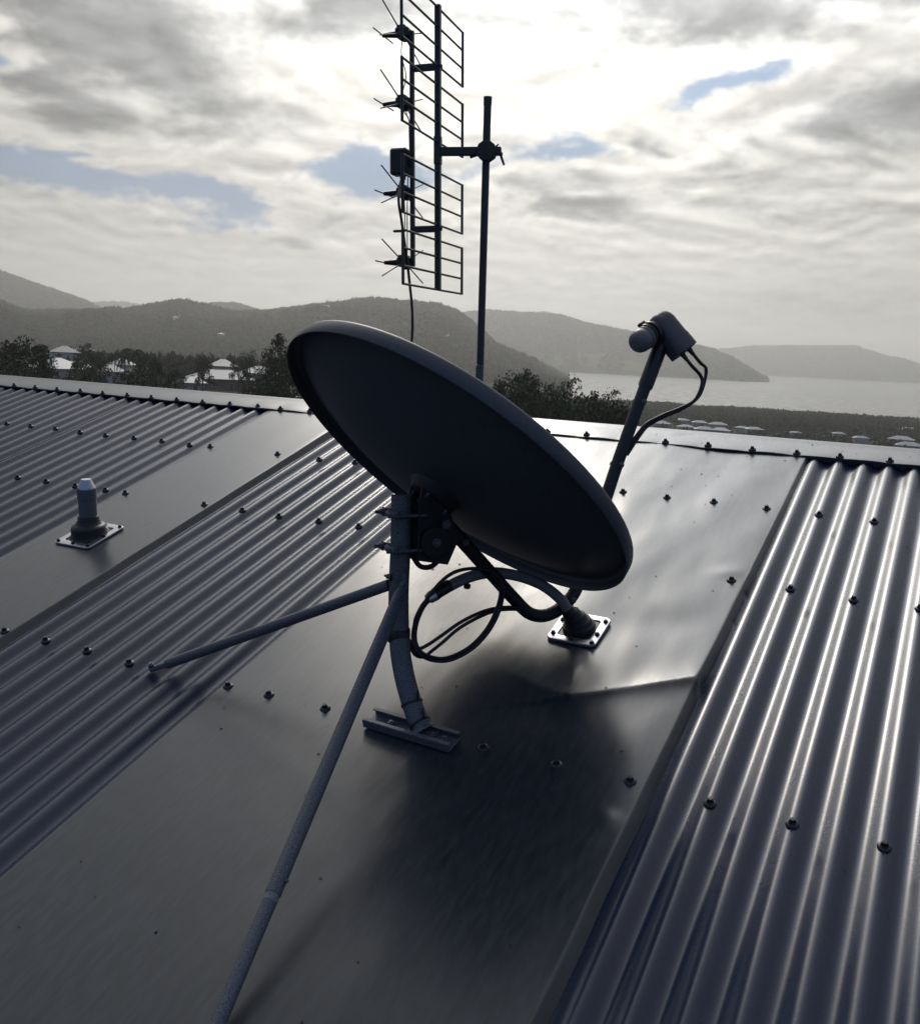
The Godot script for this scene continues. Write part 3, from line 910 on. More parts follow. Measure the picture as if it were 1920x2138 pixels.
func build_dish() -> void:
	var foot := Vector3(-0.9470, 0.4413, -1.3970)
	var t := thing("satellite_dish", foot, "large dark satellite dish on bent galvanised pole with braces", "dish")
	var c0 := Vector3(-0.9914, 1.0199, -1.5891)
	var n := Vector3(0.2795, 0.7576, -0.5899).normalized()
	var b := Vector3(0.4094, -0.6497, -0.6405)
	b = (b - n * b.dot(n)).normalized()
	var m := n.cross(b)
	var add := func(called: String, mb: MB, mt: Material, parent: Node = t) -> MeshInstance3D:
		var o := obj(called, mb, mt, parent)
		if parent == t: o.position = -foot
		return o
	# reflector: front bowl, rolled rim, turned-back lip, convex back
	var mb := MB.new()
	var R := 0.4457
	var prof: Array = []
	for k in 25:
		var q := k / 24.0
		prof.append(Vector2((R - 0.016) * (1.0 - q), -0.004 - 0.088 * (1.0 - pow(1.0 - q, 2.0)) - 0.002))
	var back: Array = []
	for k in 25:
		var q := k / 24.0
		back.append(Vector2((R - 0.016) * q, -0.0945 + 0.088 * q * q - 0.002))
	# the profile runs from the back's middle out to the lip, over the rim and in to the bowl's middle
	var full: Array = []
	full.append_array(back)
	full.append_array([Vector2(R - 0.012, -0.0065), Vector2(R - 0.004, -0.0075), Vector2(R - 0.0015, -0.0105), Vector2(R - 0.0005, -0.018), Vector2(R + 0.0005, -0.034), Vector2(R + 0.0025, -0.0362), Vector2(R + 0.004, -0.034), Vector2(R + 0.0032, -0.018), Vector2(R + 0.002, -0.007), Vector2(R - 0.0005, -0.002), Vector2(R - 0.005, 0.0), Vector2(R - 0.011, -0.001)])
	for k in prof.size(): prof[k].y += 0.0022
	full.append_array(prof)
	mb.lathe(c0, n, full, 96, true)
	add.call("reflector", mb, M.dish)
	# round backing plate with its turned rim and bolts
	var vtx := c0 - n * 0.0965
	mb = MB.new()
	mb.lathe(vtx - n * 0.022, n, [Vector2(0.0, 0.0), Vector2(0.052, 0.0), Vector2(0.055, 0.002), Vector2(0.060, 0.014), Vector2(0.066, 0.022), Vector2(0.068, 0.026), Vector2(0.066, 0.027), Vector2(0.062, 0.023)], 40, true)
	var plate: MeshInstance3D = add.call("backing_plate", mb, M.dark)
	for k in 4:
		var a := TAU * (k + 0.5) / 4.0
		var bm := MB.new()
		bolt(bm, vtx - n * 0.019 + (b * cos(a) + m * sin(a)) * 0.043, -n, 0.006, 0.007, 0.006)
		var bo: MeshInstance3D = obj("bolt", bm, M.galv, plate)
	# pole
	var J := Vector3(-1.0612, 0.7234, -1.4616)
	var top := Vector3(-1.0662, 0.9436, -1.4649)
	var pole_path := smooth([foot + Vector3(0, 0.012, 0), Vector3(-0.9734, 0.4797, -1.4047), Vector3(-1.0075, 0.5334, -1.4201), Vector3(-1.0355, 0.5886, -1.4388), Vector3(-1.0504, 0.6397, -1.4519), J, Vector3(-1.0625, 0.8312, -1.4634), top], 7)
	mb = MB.new()
	mb.tube(pole_path, 0.0225, 28)
	add.call("pole", mb, M.galv)
	var pax := (top - J).normalized()
	# cast ring weld at the foot
	# foot rail: folded channel lying on the flashing
	mb = MB.new()
	var ra := Vector3(-1.0826, 0.4448, -1.3948)
	var rb := Vector3(-0.8639, 0.4408, -1.3820)
	var along_r := (rb - ra).normalized()
	var rb_x := Basis(along_r, n_roof, along_r.cross(n_roof))
	var rl := (rb - ra).length()
	var mid := (ra + rb) * 0.5
	mb.box(Transform3D(rb_x, mid + n_roof * 0.0035), Vector3(rl, 0.003, 0.046), 0.0008)
	for s: int in [-1, 1]:
		mb.box(Transform3D(rb_x, mid + n_roof * 0.011 + rb_x.z * 0.0245 * s), Vector3(rl, 0.019, 0.003), 0.0008)
		mb.box(Transform3D(rb_x, mid + n_roof * 0.0195 + rb_x.z * 0.020 * s), Vector3(rl, 0.003, 0.010), 0.0008)
	var rail: MeshInstance3D = add.call("foot_rail", mb, M.galv)
	for k in 3:
		var bm := MB.new()
		bolt(bm, mid + along_r * ([-0.052, 0.055, 0.085][k]) + n_roof * 0.005, n_roof, 0.0075, 0.009, 0.004)
		obj("bolt", bm, M.galv, rail)
	mb = MB.new()
	mb.box(Transform3D(Basis(along_r, n_roof, rb_x.z), foot + n_roof * 0.010), Vector3(0.07, 0.008, 0.034), 0.002)
	mb.lathe(foot + n_roof * 0.006, (pole_path[6] - pole_path[0]), [Vector2(0.030, 0.0), Vector2(0.029, 0.006), Vector2(0.0235, 0.012)], 24)
	add.call("foot_plate", mb, M.galv)
	# cable ties with tails on the lower pole
	for s: Array in [[10, 0.9], [4, -0.6]]:
		mb = MB.new()
		var c: Vector3 = pole_path[s[0]]
		var ax: Vector3 = (pole_path[s[0] + 1] - pole_path[s[0] - 1]).normalized()
		mb.lathe(c - ax * 0.003, ax, [Vector2(0.0226, 0), Vector2(0.0245, 0.0005), Vector2(0.0245, 0.0055), Vector2(0.0226, 0.006)], 24)
		var side := (Vector3.RIGHT * 0.8 + Vector3.UP * 0.1 + Vector3.BACK * 0.35).normalized()
		side = (side - ax * side.dot(ax)).normalized()
		mb.tube([c + side * 0.022, c + side * 0.028 + ax * 0.004, c + side * 0.032 + ax * 0.014, c + side * 0.037 + ax * 0.019], [0.003, 0.0032, 0.0028, 0.0022], 6, true, 0.6)
		add.call("cable_tie", mb, M.black)
	# tape that holds the cable coil
	mb = MB.new()
	var tp := J.lerp(Vector3(-1.0504, 0.6397, -1.4519), 1.0) + Vector3(0, -0.006, 0)
	mb.lathe(tp - pax * 0.016, pax, [Vector2(0.0228, 0), Vector2(0.0248, 0.001), Vector2(0.0252, 0.014), Vector2(0.0246, 0.030), Vector2(0.0228, 0.031)], 24, true)
	add.call("tape", mb, M.black)
	# two saddle clamps with U-bolts
	var toward := (vtx - Vector3(-1.0649, 0.8893, -1.4670))
	toward = (toward - pax * toward.dot(pax)).normalized()
	var across := pax.cross(toward)
	for y: float in [1072.0, 1144.0]:
		var c := top.lerp(J, (y - 1034.0) / 206.0)
		mb = MB.new()
		# the bent saddle wraps the far side of the pole from the bracket
		for s: int in [-1, 1]:
			mb.box(Transform3D(Basis(across, pax, across.cross(pax)) * Basis(Vector3.UP, 0.45 * s), c - toward * 0.018 + across * 0.026 * s), Vector3(0.026, 0.018, 0.005), 0.001)
		var arc: Array = []
		for k in 13:
			var a := PI * (k / 12.0)
			arc.append(c - toward * sin(a) * 0.0265 + across * cos(a) * 0.0265)
		mb.tube(arc, 0.0085, 8)
		var cl: MeshInstance3D = add.call("pole_clamp", mb, M.galv)
		for s: int in [-1, 1]:
			var bm := MB.new()
			bm.tube([c + across * 0.036 * s + toward * 0.045, c + across * 0.036 * s - toward * 0.046], 0.004, 8)
			bolt(bm, c + across * 0.036 * s - toward * 0.026, -toward, 0.0072, 0.007, 0.003)
			obj("bolt", bm, M.galv, cl)
	# bracket: two cheek plates from the pole to the backing plate, with the slotted quadrant
	var mc := top.lerp(J, 0.36)
	var hint := (vtx - n * 0.012) - mc
	mb = MB.new()
	mb.box(Transform3D(Basis(across, pax, across.cross(pax)), mc + toward * 0.0265), Vector3(0.085, 0.125, 0.004), 0.001)
	for s: int in [-1, 1]:
		var o1 := mc + toward * 0.028 + across * 0.030 * s
		var q := [o1 + pax * 0.058, o1 - pax * 0.062, o1 + toward * 0.075 - pax * 0.075, o1 + toward * 0.10 - pax * 0.02, vtx - n * 0.018 + across * 0.030 * s + b * 0.05, vtx - n * 0.018 + across * 0.030 * s - b * 0.05]
		for w: float in [-0.002, 0.002]:
			var ctr: Vector3 = (q[0] + q[1] + q[2] + q[3] + q[4] + q[5]) / 6.0
			for k in 6:
				var a1: Vector3 = q[k] + across * w
				var a2: Vector3 = q[(k + 1) % 6] + across * w
				if w > 0: mb.tri(ctr + across * w, a1, a2)
				else: mb.tri(ctr + across * w, a2, a1)
		for k in 6:
			var a1: Vector3 = q[k]
			var a2: Vector3 = q[(k + 1) % 6]
			mb.quad(a1 - across * 0.002, a2 - across * 0.002, a2 + across * 0.002, a1 + across * 0.002)
	var br: MeshInstance3D = add.call("mounting_bracket", mb, M.dark)
	mb = MB.new()
	mb.lathe(mc + toward * 0.068 - pax * 0.022 - across * 0.040, across, [Vector2(0, -0.004), Vector2(0.034, -0.004), Vector2(0.036, -0.002), Vector2(0.036, 0.002), Vector2(0.034, 0.004)], 28)
	add.call("tilt_disc", mb, M.rust)
	for k in 2:
		mb = MB.new()
		bolt(mb, mc + toward * (0.068 + 0.022 * k) - pax * (0.022 - 0.04 * k) - across * 0.045, -across, 0.007, 0.008, 0.004)
		obj("bolt", mb, M.galv, br)
	mb = MB.new()
	var lp := mc + toward * 0.030 - pax * 0.055
	mb.tube(smooth([lp, lp + toward * 0.02 - pax * 0.026, lp + toward * 0.048 - pax * 0.028, lp + toward * 0.07 - pax * 0.008, lp + toward * 0.075 + pax * 0.02], 5), 0.006, 10)
	add.call("adjusting_hook", mb, M.dark)
	# feed arm: from the bracket down the back, round under the rim, out to the feed
	var ip := func(q: Vector2) -> Vector3: return c0 + n * q.x + b * q.y
	var pts: Array = []
	for q: Vector2 in [Vector2(-0.125, -0.02), Vector2(-0.132, 0.10), Vector2(-0.140, 0.22), Vector2(-0.148, 0.34), Vector2(-0.148, 0.40), Vector2(-0.128, 0.442), Vector2(-0.092, 0.470), Vector2(-0.045, 0.484), Vector2(0.0, 0.479), Vector2(0.08, 0.452), Vector2(0.26, 0.388), Vector2(0.42, 0.338), Vector2(0.555, 0.300), Vector2(0.597, 0.2885)]: pts.append(ip.call(q))
	mb = MB.new()
	mb.tube(smooth(pts, 6), 0.0158, 20)
	var arm: MeshInstance3D = add.call("feed_arm", mb, M.dark)
	for q: Array in [[Vector2(-0.05, 0.482), 0.020], [Vector2(0.46, 0.326), 0.0], [Vector2(-0.135, 0.13), 0.0], [Vector2(0.295, 0.376), 0.0]]:
		mb = MB.new()
		var c: Vector3 = ip.call(q[0])
		bolt(mb, c + m * 0.0165, m, 0.0055, 0.005, 0.003)
		obj("bolt", mb, M.galv, arm)
		mb = MB.new()
		bolt(mb, c - m * 0.0165, -m, 0.0055, 0.005, 0.003)
		obj("bolt", mb, M.galv, arm)
	# socket that joins arm and feed
	mb = MB.new()
	var s1: Vector3 = ip.call(Vector2(0.50, 0.3155))
	var s2: Vector3 = ip.call(Vector2(0.612, 0.284))
	mb.tube([s1, s1.lerp(s2, 0.04), s2], [0.0175, 0.0195, 0.0195], 18)
	obj("socket", mb, M.black, arm)
	# feed unit: capped horn, clamp ring, elbow body, two connectors
	var f0 := Vector3(-0.7329, 1.3168, -2.0834)
	var fa := (f0 - c0).normalized()
	var q_dir := Vector3(0.6720, -0.7366, -0.0764)
	q_dir = (q_dir - fa * q_dir.dot(fa)).normalized()
	var w_dir := fa.cross(q_dir)
	mb = MB.new()
	var horn := f0 - fa * 0.010
	mb.lathe(horn, fa, [Vector2(0.0, -0.030), Vector2(0.012, -0.0295), Vector2(0.021, -0.0265), Vector2(0.0265, -0.020), Vector2(0.0295, -0.008), Vector2(0.030, 0.006), Vector2(0.0288, 0.008), Vector2(0.0300, 0.010), Vector2(0.0300, 0.022)], 36, true)
	var horn_o: MeshInstance3D = add.call("feed_horn_cap", mb, M.cap)
	horn_o.set_meta("label", "pale weathered feed cap facing the dish")
	mb = MB.new()
	mb.lathe(horn, fa, [Vector2(0.024, 0.020), Vector2(0.032, 0.021), Vector2(0.0325, 0.026), Vector2(0.029, 0.028), Vector2(0.029, 0.034), Vector2(0.033, 0.035), Vector2(0.033, 0.041), Vector2(0.026, 0.042), Vector2(0.026, 0.06)], 32)
	mb.box(Transform3D(Basis(fa, q_dir, w_dir), horn + fa * 0.031 - q_dir * 0.034), Vector3(0.020, 0.010, 0.014), 0.002)
	add.call("clamp_ring", mb, M.black)
	# elbow body: rounded section swept along q
	mb = MB.new()
	var bc := horn + fa * 0.082 + q_dir * 0.018
	var rows: Array = []
	for s: Array in [[-0.052, 0.10], [-0.0515, 0.42], [-0.049, 0.62], [-0.043, 0.80], [-0.034, 0.93], [-0.022, 1.0], [0.030, 1.0], [0.0305, 1.04], [0.068, 1.04], [0.0685, 0.98], [0.0685, 0.0]]:
		var row: Array = []
		for k in 33:
			var a := TAU * k / 32.0
			var ca := cos(a)
			var sa := sin(a)
			var rr := 1.0 / pow(pow(absf(ca), 4.0) + pow(absf(sa), 4.0), 0.25)
			row.append(bc + q_dir * s[0] + fa * ca * rr * 0.033 * s[1] + w_dir * sa * rr * 0.030 * s[1])
		rows.append(row)
	mb.grid(rows, true)
	var body: MeshInstance3D = add.call("feed_body", mb, M.lnb)
	mb = MB.new()
	mb.box(Transform3D(Basis(fa, q_dir, w_dir), bc + q_dir * 0.045 + fa * 0.036), Vector3(0.008, 0.022, 0.03), 0.002)
	obj("lug", mb, M.lnb, body)
	for s: int in [-1, 1]:
		mb = MB.new()
		var cc := bc + q_dir * 0.068 + fa * (0.014 * s + 0.008) + w_dir * 0.004
		mb.lathe(cc, q_dir, [Vector2(0.0068, 0.0), Vector2(0.0068, 0.008), Vector2(0.0055, 0.0085), Vector2(0.0055, 0.018), Vector2(0.004, 0.019)], 12)
		obj("connector", mb, M.black, body)
	# the two cables down to the arm
	var ce := Vector3(-0.7233, 1.0833, -2.0609)
	for s: int in [-1, 1]:
		mb = MB.new()
		var st := bc + q_dir * 0.084 + fa * (0.014 * s + 0.008) + w_dir * 0.004
		var of := Vector3(0.004, 0.0, 0.004) * s
		var pth: Array
		if s < 0: pth = [st, st + q_dir * 0.022, Vector3(-0.6055, 1.2291, -2.1793), Vector3(-0.6005, 1.2049, -2.1775), Vector3(-0.6104, 1.1677, -2.1603), Vector3(-0.6396, 1.1454, -2.1361), Vector3(-0.6732, 1.1268, -2.1048), Vector3(-0.7061, 1.1036, -2.0731), Vector3(-0.7180, 1.0817, -2.0519), Vector3(-0.7281, 1.0598, -2.0373), Vector3(-0.7393, 1.0351, -2.0274)]
		else: pth = [st, st + q_dir * 0.03, Vector3(-0.6003, 1.2479, -2.2079), Vector3(-0.5992, 1.2110, -2.1962), Vector3(-0.6081, 1.1736, -2.1794), Vector3(-0.6365, 1.1441, -2.1487), Vector3(-0.6722, 1.1229, -2.1159), Vector3(-0.7050, 1.0983, -2.0840), Vector3(-0.7156, 1.0767, -2.0579), Vector3(-0.7256, 1.0536, -2.0431), Vector3(-0.7379, 1.0231, -2.0259)]
		mb.tube(smooth(pth, 6), 0.0045, 10)
		add.call("cable", mb, M.black)
	# braces and their feet
	var bl := Vector3(-1.7098, 0.4439, -1.3853)
	var jl := Vector3(-1.0746, 0.7436, -1.4473)
	mb = MB.new()
	mb.tube([Vector3(-1.6666, 0.4651, -1.3924), Vector3(-1.0825, 0.7422, -1.4544)], 0.0128, 18)
	mb.tube([bl, bl.lerp(Vector3(-1.6666, 0.4651, -1.3924), 0.45), Vector3(-1.6645, 0.4652, -1.3934)], [0.011, 0.012, 0.0128], 14, true, 0.55)
	var brace: MeshInstance3D = add.call("brace", mb, M.galv)
	mb = MB.new()
	bolt(mb, bl + n_roof * 0.006, n_roof, 0.008, 0.010, 0.004)
	obj("bolt", mb, M.galv, brace)
	mb = MB.new()
	bolt(mb, Vector3(-1.0718, 0.7636, -1.4410), Vector3(-0.9, 0.2, 0.3), 0.006, 0.008, 0.006)
	obj("bolt", mb, M.galv, brace)
	mb = MB.new()
	var fa0 := Vector3(-1.0392, 0.7467, -1.4428)
	var ext := Vector3(-0.8892, 0.2159, -0.6437)
	var fmid := fa0.lerp(ext, 0.745)
	var step := (ext - fmid).normalized()
	mb.tube([fa0, fa0.lerp(ext, 0.03), fmid], [0.0095, 0.0140, 0.0140], 20)
	mb.tube([fmid - step * 0.02, ext], 0.0125, 20)
	mb.tube([ext, ext + d_roof * 0.04], 0.012, 12, true, 0.5)
	mb.box(Transform3D(Basis(across, pax, across.cross(pax)), fa0 + pax * 0.006), Vector3(0.026, 0.045, 0.006), 0.002)
	brace = add.call("brace", mb, M.galv)
	mb = MB.new()
	mb.tube([fmid, fmid + step * 0.014], 0.0129, 20)
	obj("joint_collar", mb, M.pvc, brace)
	mb = MB.new()
	bolt(mb, Vector3(-1.0300, 0.7545, -1.4261), Vector3(0.1, 0.3, 0.9), 0.006, 0.007, 0.003)
	obj("bolt", mb, M.galv, brace)
	mb = MB.new()
	bolt(mb, fmid - step * 0.03 + Vector3(0.0145, 0.0, 0.003), Vector3(1, 0.2, 0.2), 0.0032, 0.004)
	obj("bolt", mb, M.galv, brace)

# ---------------------------------------------------------------- television antenna on its mast
func build_antenna() -> void:
	var foot := rp(-1.725, RIDGE_V, 0.008)
	var t := thing("antenna_mast", foot, "slim steel mast clamped to the ridge, carrying the antenna", "mast")
	var add := func(called: String, mb: MB, mt: Material, parent: Node, at: Vector3) -> MeshInstance3D:
		var o := obj(called, mb, mt, parent)
		o.position = -at
		return o
	var mtop := Vector3(-1.7171, 2.2075, -3.1276)
	var joint := Vector3(-1.7081, 2.0119, -3.1251)
	var mb := MB.new()
	mb.tube([foot, foot.lerp(mtop, 0.5), mtop], 0.0145, 20)
	mb.tube([mtop - (mtop - foot).normalized() * 0.028, mtop + Vector3(0, 0.002, 0)], 0.0158, 20)
	add.call("pole", mb, M.mast, t, foot)
	mb = MB.new()
	var low := Vector3(-1.7193, 1.2120, -3.1847)
	mb.tube([low - (mtop - foot).normalized() * 0.35, low], 0.0152, 20)
	add.call("lower_sleeve", mb, M.galv, t, foot)
	mb = MB.new()
	mb.box(Transform3D(Basis(), foot + Vector3(0, -0.004, 0)), Vector3(0.16, 0.006, 0.10), 0.002)
	mb.lathe(foot - Vector3(0, 0.001, 0), Vector3.UP, [Vector2(0.034, 0), Vector2(0.032, 0.01), Vector2(0.018, 0.02), Vector2(0.018, 0.09), Vector2(0.0145, 0.09)], 24)
	add.call("base_plate", mb, M.galv, t, foot)
	# antenna
	var O := Vector3(-1.8675, 1.4936, -3.0829)
	var T := Vector3(-1.9087, 2.5300, -3.0569)
	var up := (T - O).normalized()
	var bl := (T - O).length()
	var e := Vector3(-0.1633, 0.0, -0.9866)
	e = (e - up * e.dot(up)).normalized()
	var nf := up.cross(e).normalized()
	if nf.x > 0: nf = -nf
	var k := bl / 1.07
	var a := thing("television_antenna", O, "four-bay television antenna with slatted reflector panels and whisker dipoles", "antenna")
	var fr := Basis(nf, up, e)
	var at := func(x: float, y: float, z: float) -> Vector3: return O + nf * x + up * (y * k) + e * z
	mb = MB.new()
	mb.box(Transform3D(fr, at.call(0.0, 0.535, 0.0)), Vector3(0.022, bl, 0.022), 0.002)
	add.call("boom", mb, M.ant, a, O)
	mb = MB.new()
	var h0 := 0.093
	var h1 := 0.985
	mb.box(Transform3D(fr, at.call(0.1035, (h0 + h1) * 0.5, 0.0)), Vector3(0.016, (h1 - h0) * k, 0.018), 0.002)
	add.call("front_rail", mb, M.ant, a, O)
	for y: float in [0.237, 0.846]:
		mb = MB.new()
		mb.box(Transform3D(fr, at.call(0.052, y, 0.0)), Vector3(0.10, 0.024, 0.020), 0.002)
		mb.box(Transform3D(fr, at.call(-0.014, y, 0.0)), Vector3(0.006, 0.014, 0.012), 0.001)
		add.call("spacer", mb, M.ant, a, O)
	# arm to the mast with sleeve, clamp and wing nuts
	var ya := 0.53
	mb = MB.new()
	mb.box(Transform3D(fr, at.call(0.0, ya + 0.005, 0.0)), Vector3(0.027, 0.105, 0.027), 0.003)
	var j0: Vector3 = at.call(-0.012, ya, 0.0)
	var jd := (joint - j0)
	var jl := jd.length()
	jd = jd.normalized()
	var jb := Basis(jd, up, jd.cross(up))
	mb.box(Transform3D(jb, j0 + jd * (jl * 0.5 + 0.025)), Vector3(jl + 0.06, 0.031, 0.026), 0.003)
	add.call("mast_arm", mb, M.ant, a, O)
	mb = MB.new()
	var mx := (mtop - foot).normalized()
	for s: int in [-1, 1]: mb.lathe(joint + jb.z * 0.016 * s, jb.z, [Vector2(0, -0.006), Vector2(0.034, -0.006), Vector2(0.0385, -0.003), Vector2(0.0385, 0.003), Vector2(0.034, 0.006), Vector2(0, 0.006)], 10)
	mb.lathe(joint - mx * 0.026, mx, [Vector2(0.015, 0), Vector2(0.024, 0.002), Vector2(0.026, 0.026), Vector2(0.024, 0.050), Vector2(0.015, 0.052)], 16, true)
	var cl: MeshInstance3D = add.call("mast_clamp", mb, M.ant, a, O)
	mb = MB.new()
	mb.tube([joint + jd * 0.048 - up * 0.01, joint + jd * 0.060 - up * 0.010], 0.007, 8)
	mb.tube([joint + jd * 0.052 - up * 0.012, joint + jd * 0.066 - up * 0.050], [0.0055, 0.0045], 8)
	mb.tube([joint + jd * 0.03 + up * 0.012, joint + jd * 0.044 + up * 0.026], [0.004, 0.003], 8)
	obj("wing_nut", mb, M.ant, cl)
	mb = MB.new()
	mb.tube([joint - jd * 0.036 - up * 0.012, joint - jd * 0.064 - up * 0.022], [0.0058, 0.0045], 8)
	obj("wing_nut", mb, M.ant, cl)
	# four reflector panels of four rods between two end rails
	var wn := -0.385
	var wf := 0.312
	var hs := [0.0, 0.064, 0.128, 0.192, 0.252, 0.322, 0.386, 0.452, 0.566, 0.636, 0.706, 0.778, 0.848, 0.918, 0.99, 1.06]
	for p in 4:
		var panel := Node3D.new()
		panel.name = "reflector_panel"
		a.add_child(panel, true)
		panel.position = -O
		for s: float in [wn, wf]:
			mb = MB.new()
			mb.tube([at.call(0, hs[p * 4] - 0.003, s), at.call(0, hs[p * 4 + 3] + 0.003, s)], 0.0056, 10)
			obj("end_rail", mb, M.ant, panel)
		for q in 4:
			mb = MB.new()
			mb.tube([at.call(0, hs[p * 4 + q], wn), at.call(0, hs[p * 4 + q], wf)], 0.0043, 8)
			obj("rod", mb, M.ant, panel)
	# dipoles
	var dy := [0.11, 0.38, 0.72, 0.977]
	for q in 4:
		var y: float = dy[q]
		mb = MB.new()
		mb.box(Transform3D(fr, at.call(0.135, y, 0.0)), Vector3(0.054, 0.034, 0.060), 0.004)
		mb.box(Transform3D(fr, at.call(0.140, y + 0.018, 0.0)), Vector3(0.034, 0.020, 0.050), 0.003)
		mb.box(Transform3D(fr, at.call(0.130, y - 0.022, 0.0)), Vector3(0.026, 0.012, 0.03), 0.003)
		mb.tube([at.call(0.155, y, 0), at.call(0.222, y + 0.001, 0)], [0.014, 0.0075], 8)
		var d: MeshInstance3D = add.call("dipole_block", mb, M.black, a, O)
		mb = MB.new()
		mb.tube([at.call(0.219, y, -0.10), at.call(0.219, y, 0.10)], 0.0026, 7)
		obj("director_rod", mb, M.ant, d)
		for s: Array in [[-1, 1], [-1, -1], [1, 1], [1, -1]]:
			mb = MB.new()
			mb.tube([at.call(0.14, y + 0.004 * s[1], 0.02 * s[0]), at.call(0.142, y + 0.068 * s[1], 0.225 * s[0])], 0.0026, 7)
			obj("whisker", mb, M.ant, d)
	# matching box and its leads
	mb = MB.new()
	mb.box(Transform3D(fr, at.call(0.150, 0.497, -0.004)), Vector3(0.070, 0.098, 0.062), 0.007)
	mb.box(Transform3D(fr, at.call(0.116, 0.497, 0.0)), Vector3(0.018, 0.03, 0.03), 0.003)
	mb.lathe(at.call(0.143, 0.445, 0), -up, [Vector2(0.012, -0.01), Vector2(0.012, 0.012), Vector2(0.008, 0.014), Vector2(0.008, 0.026), Vector2(0, 0.026)], 10)
	add.call("matching_box", mb, M.black, a, O)
	for pth: Array in [
		[at.call(0.118, 0.45, 0.016), at.call(0.121, 0.60, 0.014), at.call(0.122, 0.662, 0.012), at.call(0.136, 0.685, 0.004), at.call(0.139, 0.705, 0.0)],
		[at.call(0.110, 0.45, 0.018), at.call(0.112, 0.62, 0.016), at.call(0.130, 0.68, 0.01), at.call(0.128, 0.705, 0.006)],
		[at.call(0.140, 0.705, 0.0), at.call(0.150, 0.75, 0.01), at.call(0.128, 0.82, 0.0), at.call(0.146, 0.90, 0.0), at.call(0.142, 0.955, 0.0)],
		[at.call(0.122, 0.44, 0.0), at.call(0.126, 0.30, 0.0), at.call(0.126, 0.16, 0.0), at.call(0.132, 0.12, 0.0)],
		[at.call(0.140, 0.44, 0.0), at.call(0.138, 0.26, 0.006), at.call(0.145, 0.20, 0.004), at.call(0.134, 0.12, 0.0)],
		[at.call(0.150, 0.43, -0.006), at.call(0.160, 0.40, -0.006), at.call(0.165, 0.38, -0.008)],
	]:
		mb = MB.new()
		mb.tube(smooth(pth, 5), 0.0020, 6)
		add.call("lead", mb, M.black, a, O)
	mb = MB.new()
	mb.box(Transform3D(fr, at.call(0.155, 0.232, -0.01)), Vector3(0.05, 0.010, 0.012), 0.003)
	add.call("cable_clip", mb, M.black, a, O)
	# coaxial cable hanging from the box down to the roof
	var cs: Vector3 = at.call(0.145, 0.425, -0.004)
	var ch := thing("coaxial_cable", rp(-2.0, -3.12, 0.004), "black coaxial cable hanging from the antenna to the roof", "cable")
	mb = MB.new()
	mb.tube(smooth([cs, Vector3(-1.9710, 1.8146, -2.9312), Vector3(-1.9677, 1.7392, -2.9532), Vector3(-1.9563, 1.6525, -2.9659), Vector3(-1.9524, 1.5747, -2.9877), Vector3(-1.9481, 1.5094, -3.0007), Vector3(-1.9384, 1.4410, -3.0044), Vector3(-1.9320, 1.3721, -3.0065), Vector3(-1.9305, 1.3025, -3.0061), Vector3(-1.9326, 1.2213, -3.0017), Vector3(-1.9417, 1.1280, -3.0030), Vector3(-1.9442, 1.0348, -2.9850), rp(-1.93, -3.19, 0.012), rp(-2.0, -3.12, 0.006)], 6), 0.0052, 10)
	var cb := obj("sheath", mb, M.black, ch)
	cb.position = -ch.position

# ---------------------------------------------------------------- vent pipe and conduit boot
func boot_plate(t: Node3D, c: Vector3, hw: float, hl: float, frame: float, bolts: Array) -> void:
	var mb := MB.new()
	var bs := Basis(Vector3.RIGHT, n_roof, d_roof)
	var ring := func(off: float, rad: float, h: float) -> Array:
		var out: Array = []
		for k in 33:
			var a := TAU * k / 32.0
			var x := cos(a)
			var z := sin(a)
			var p := Vector3(signf(x) * (hw - off - rad) + x * rad, h, signf(z) * (hl - off - rad) + z * rad)
			if absf(x) < 0.001: p.x = 0.0
			if absf(z) < 0.001: p.z = 0.0
			out.append(c + bs * p)
		return out
	mb.grid([ring.call(0.0, 0.016, 0.0005), ring.call(0.0, 0.016, 0.005), ring.call(0.0015, 0.015, 0.0065), ring.call(frame - 0.001, 0.010, 0.0065), ring.call(frame, 0.009, 0.0052), ring.call(frame, 0.009, 0.001)], true)
	var plate := obj("base_frame", mb, M.alu, t)
	plate.position = -t.position
	mb = MB.new()
	mb.grid([ring.call(frame + 0.0005, 0.009, 0.0038), ring.call(frame + 0.004, 0.009, 0.0042), ring.call(hw - 0.004, 0.001, 0.0045)], true)
	var pad := obj("rubber_pad", mb, M.rubber, t)
	pad.position = -t.position
	for q: Vector2 in bolts:
		mb = MB.new()
		bolt(mb, c + bs * Vector3(q.x * (hw - frame * 0.5), 0.0068, q.y * (hl - frame * 0.5)), n_roof, 0.0045, 0.0055)
		obj("bolt", mb, M.screw, plate)

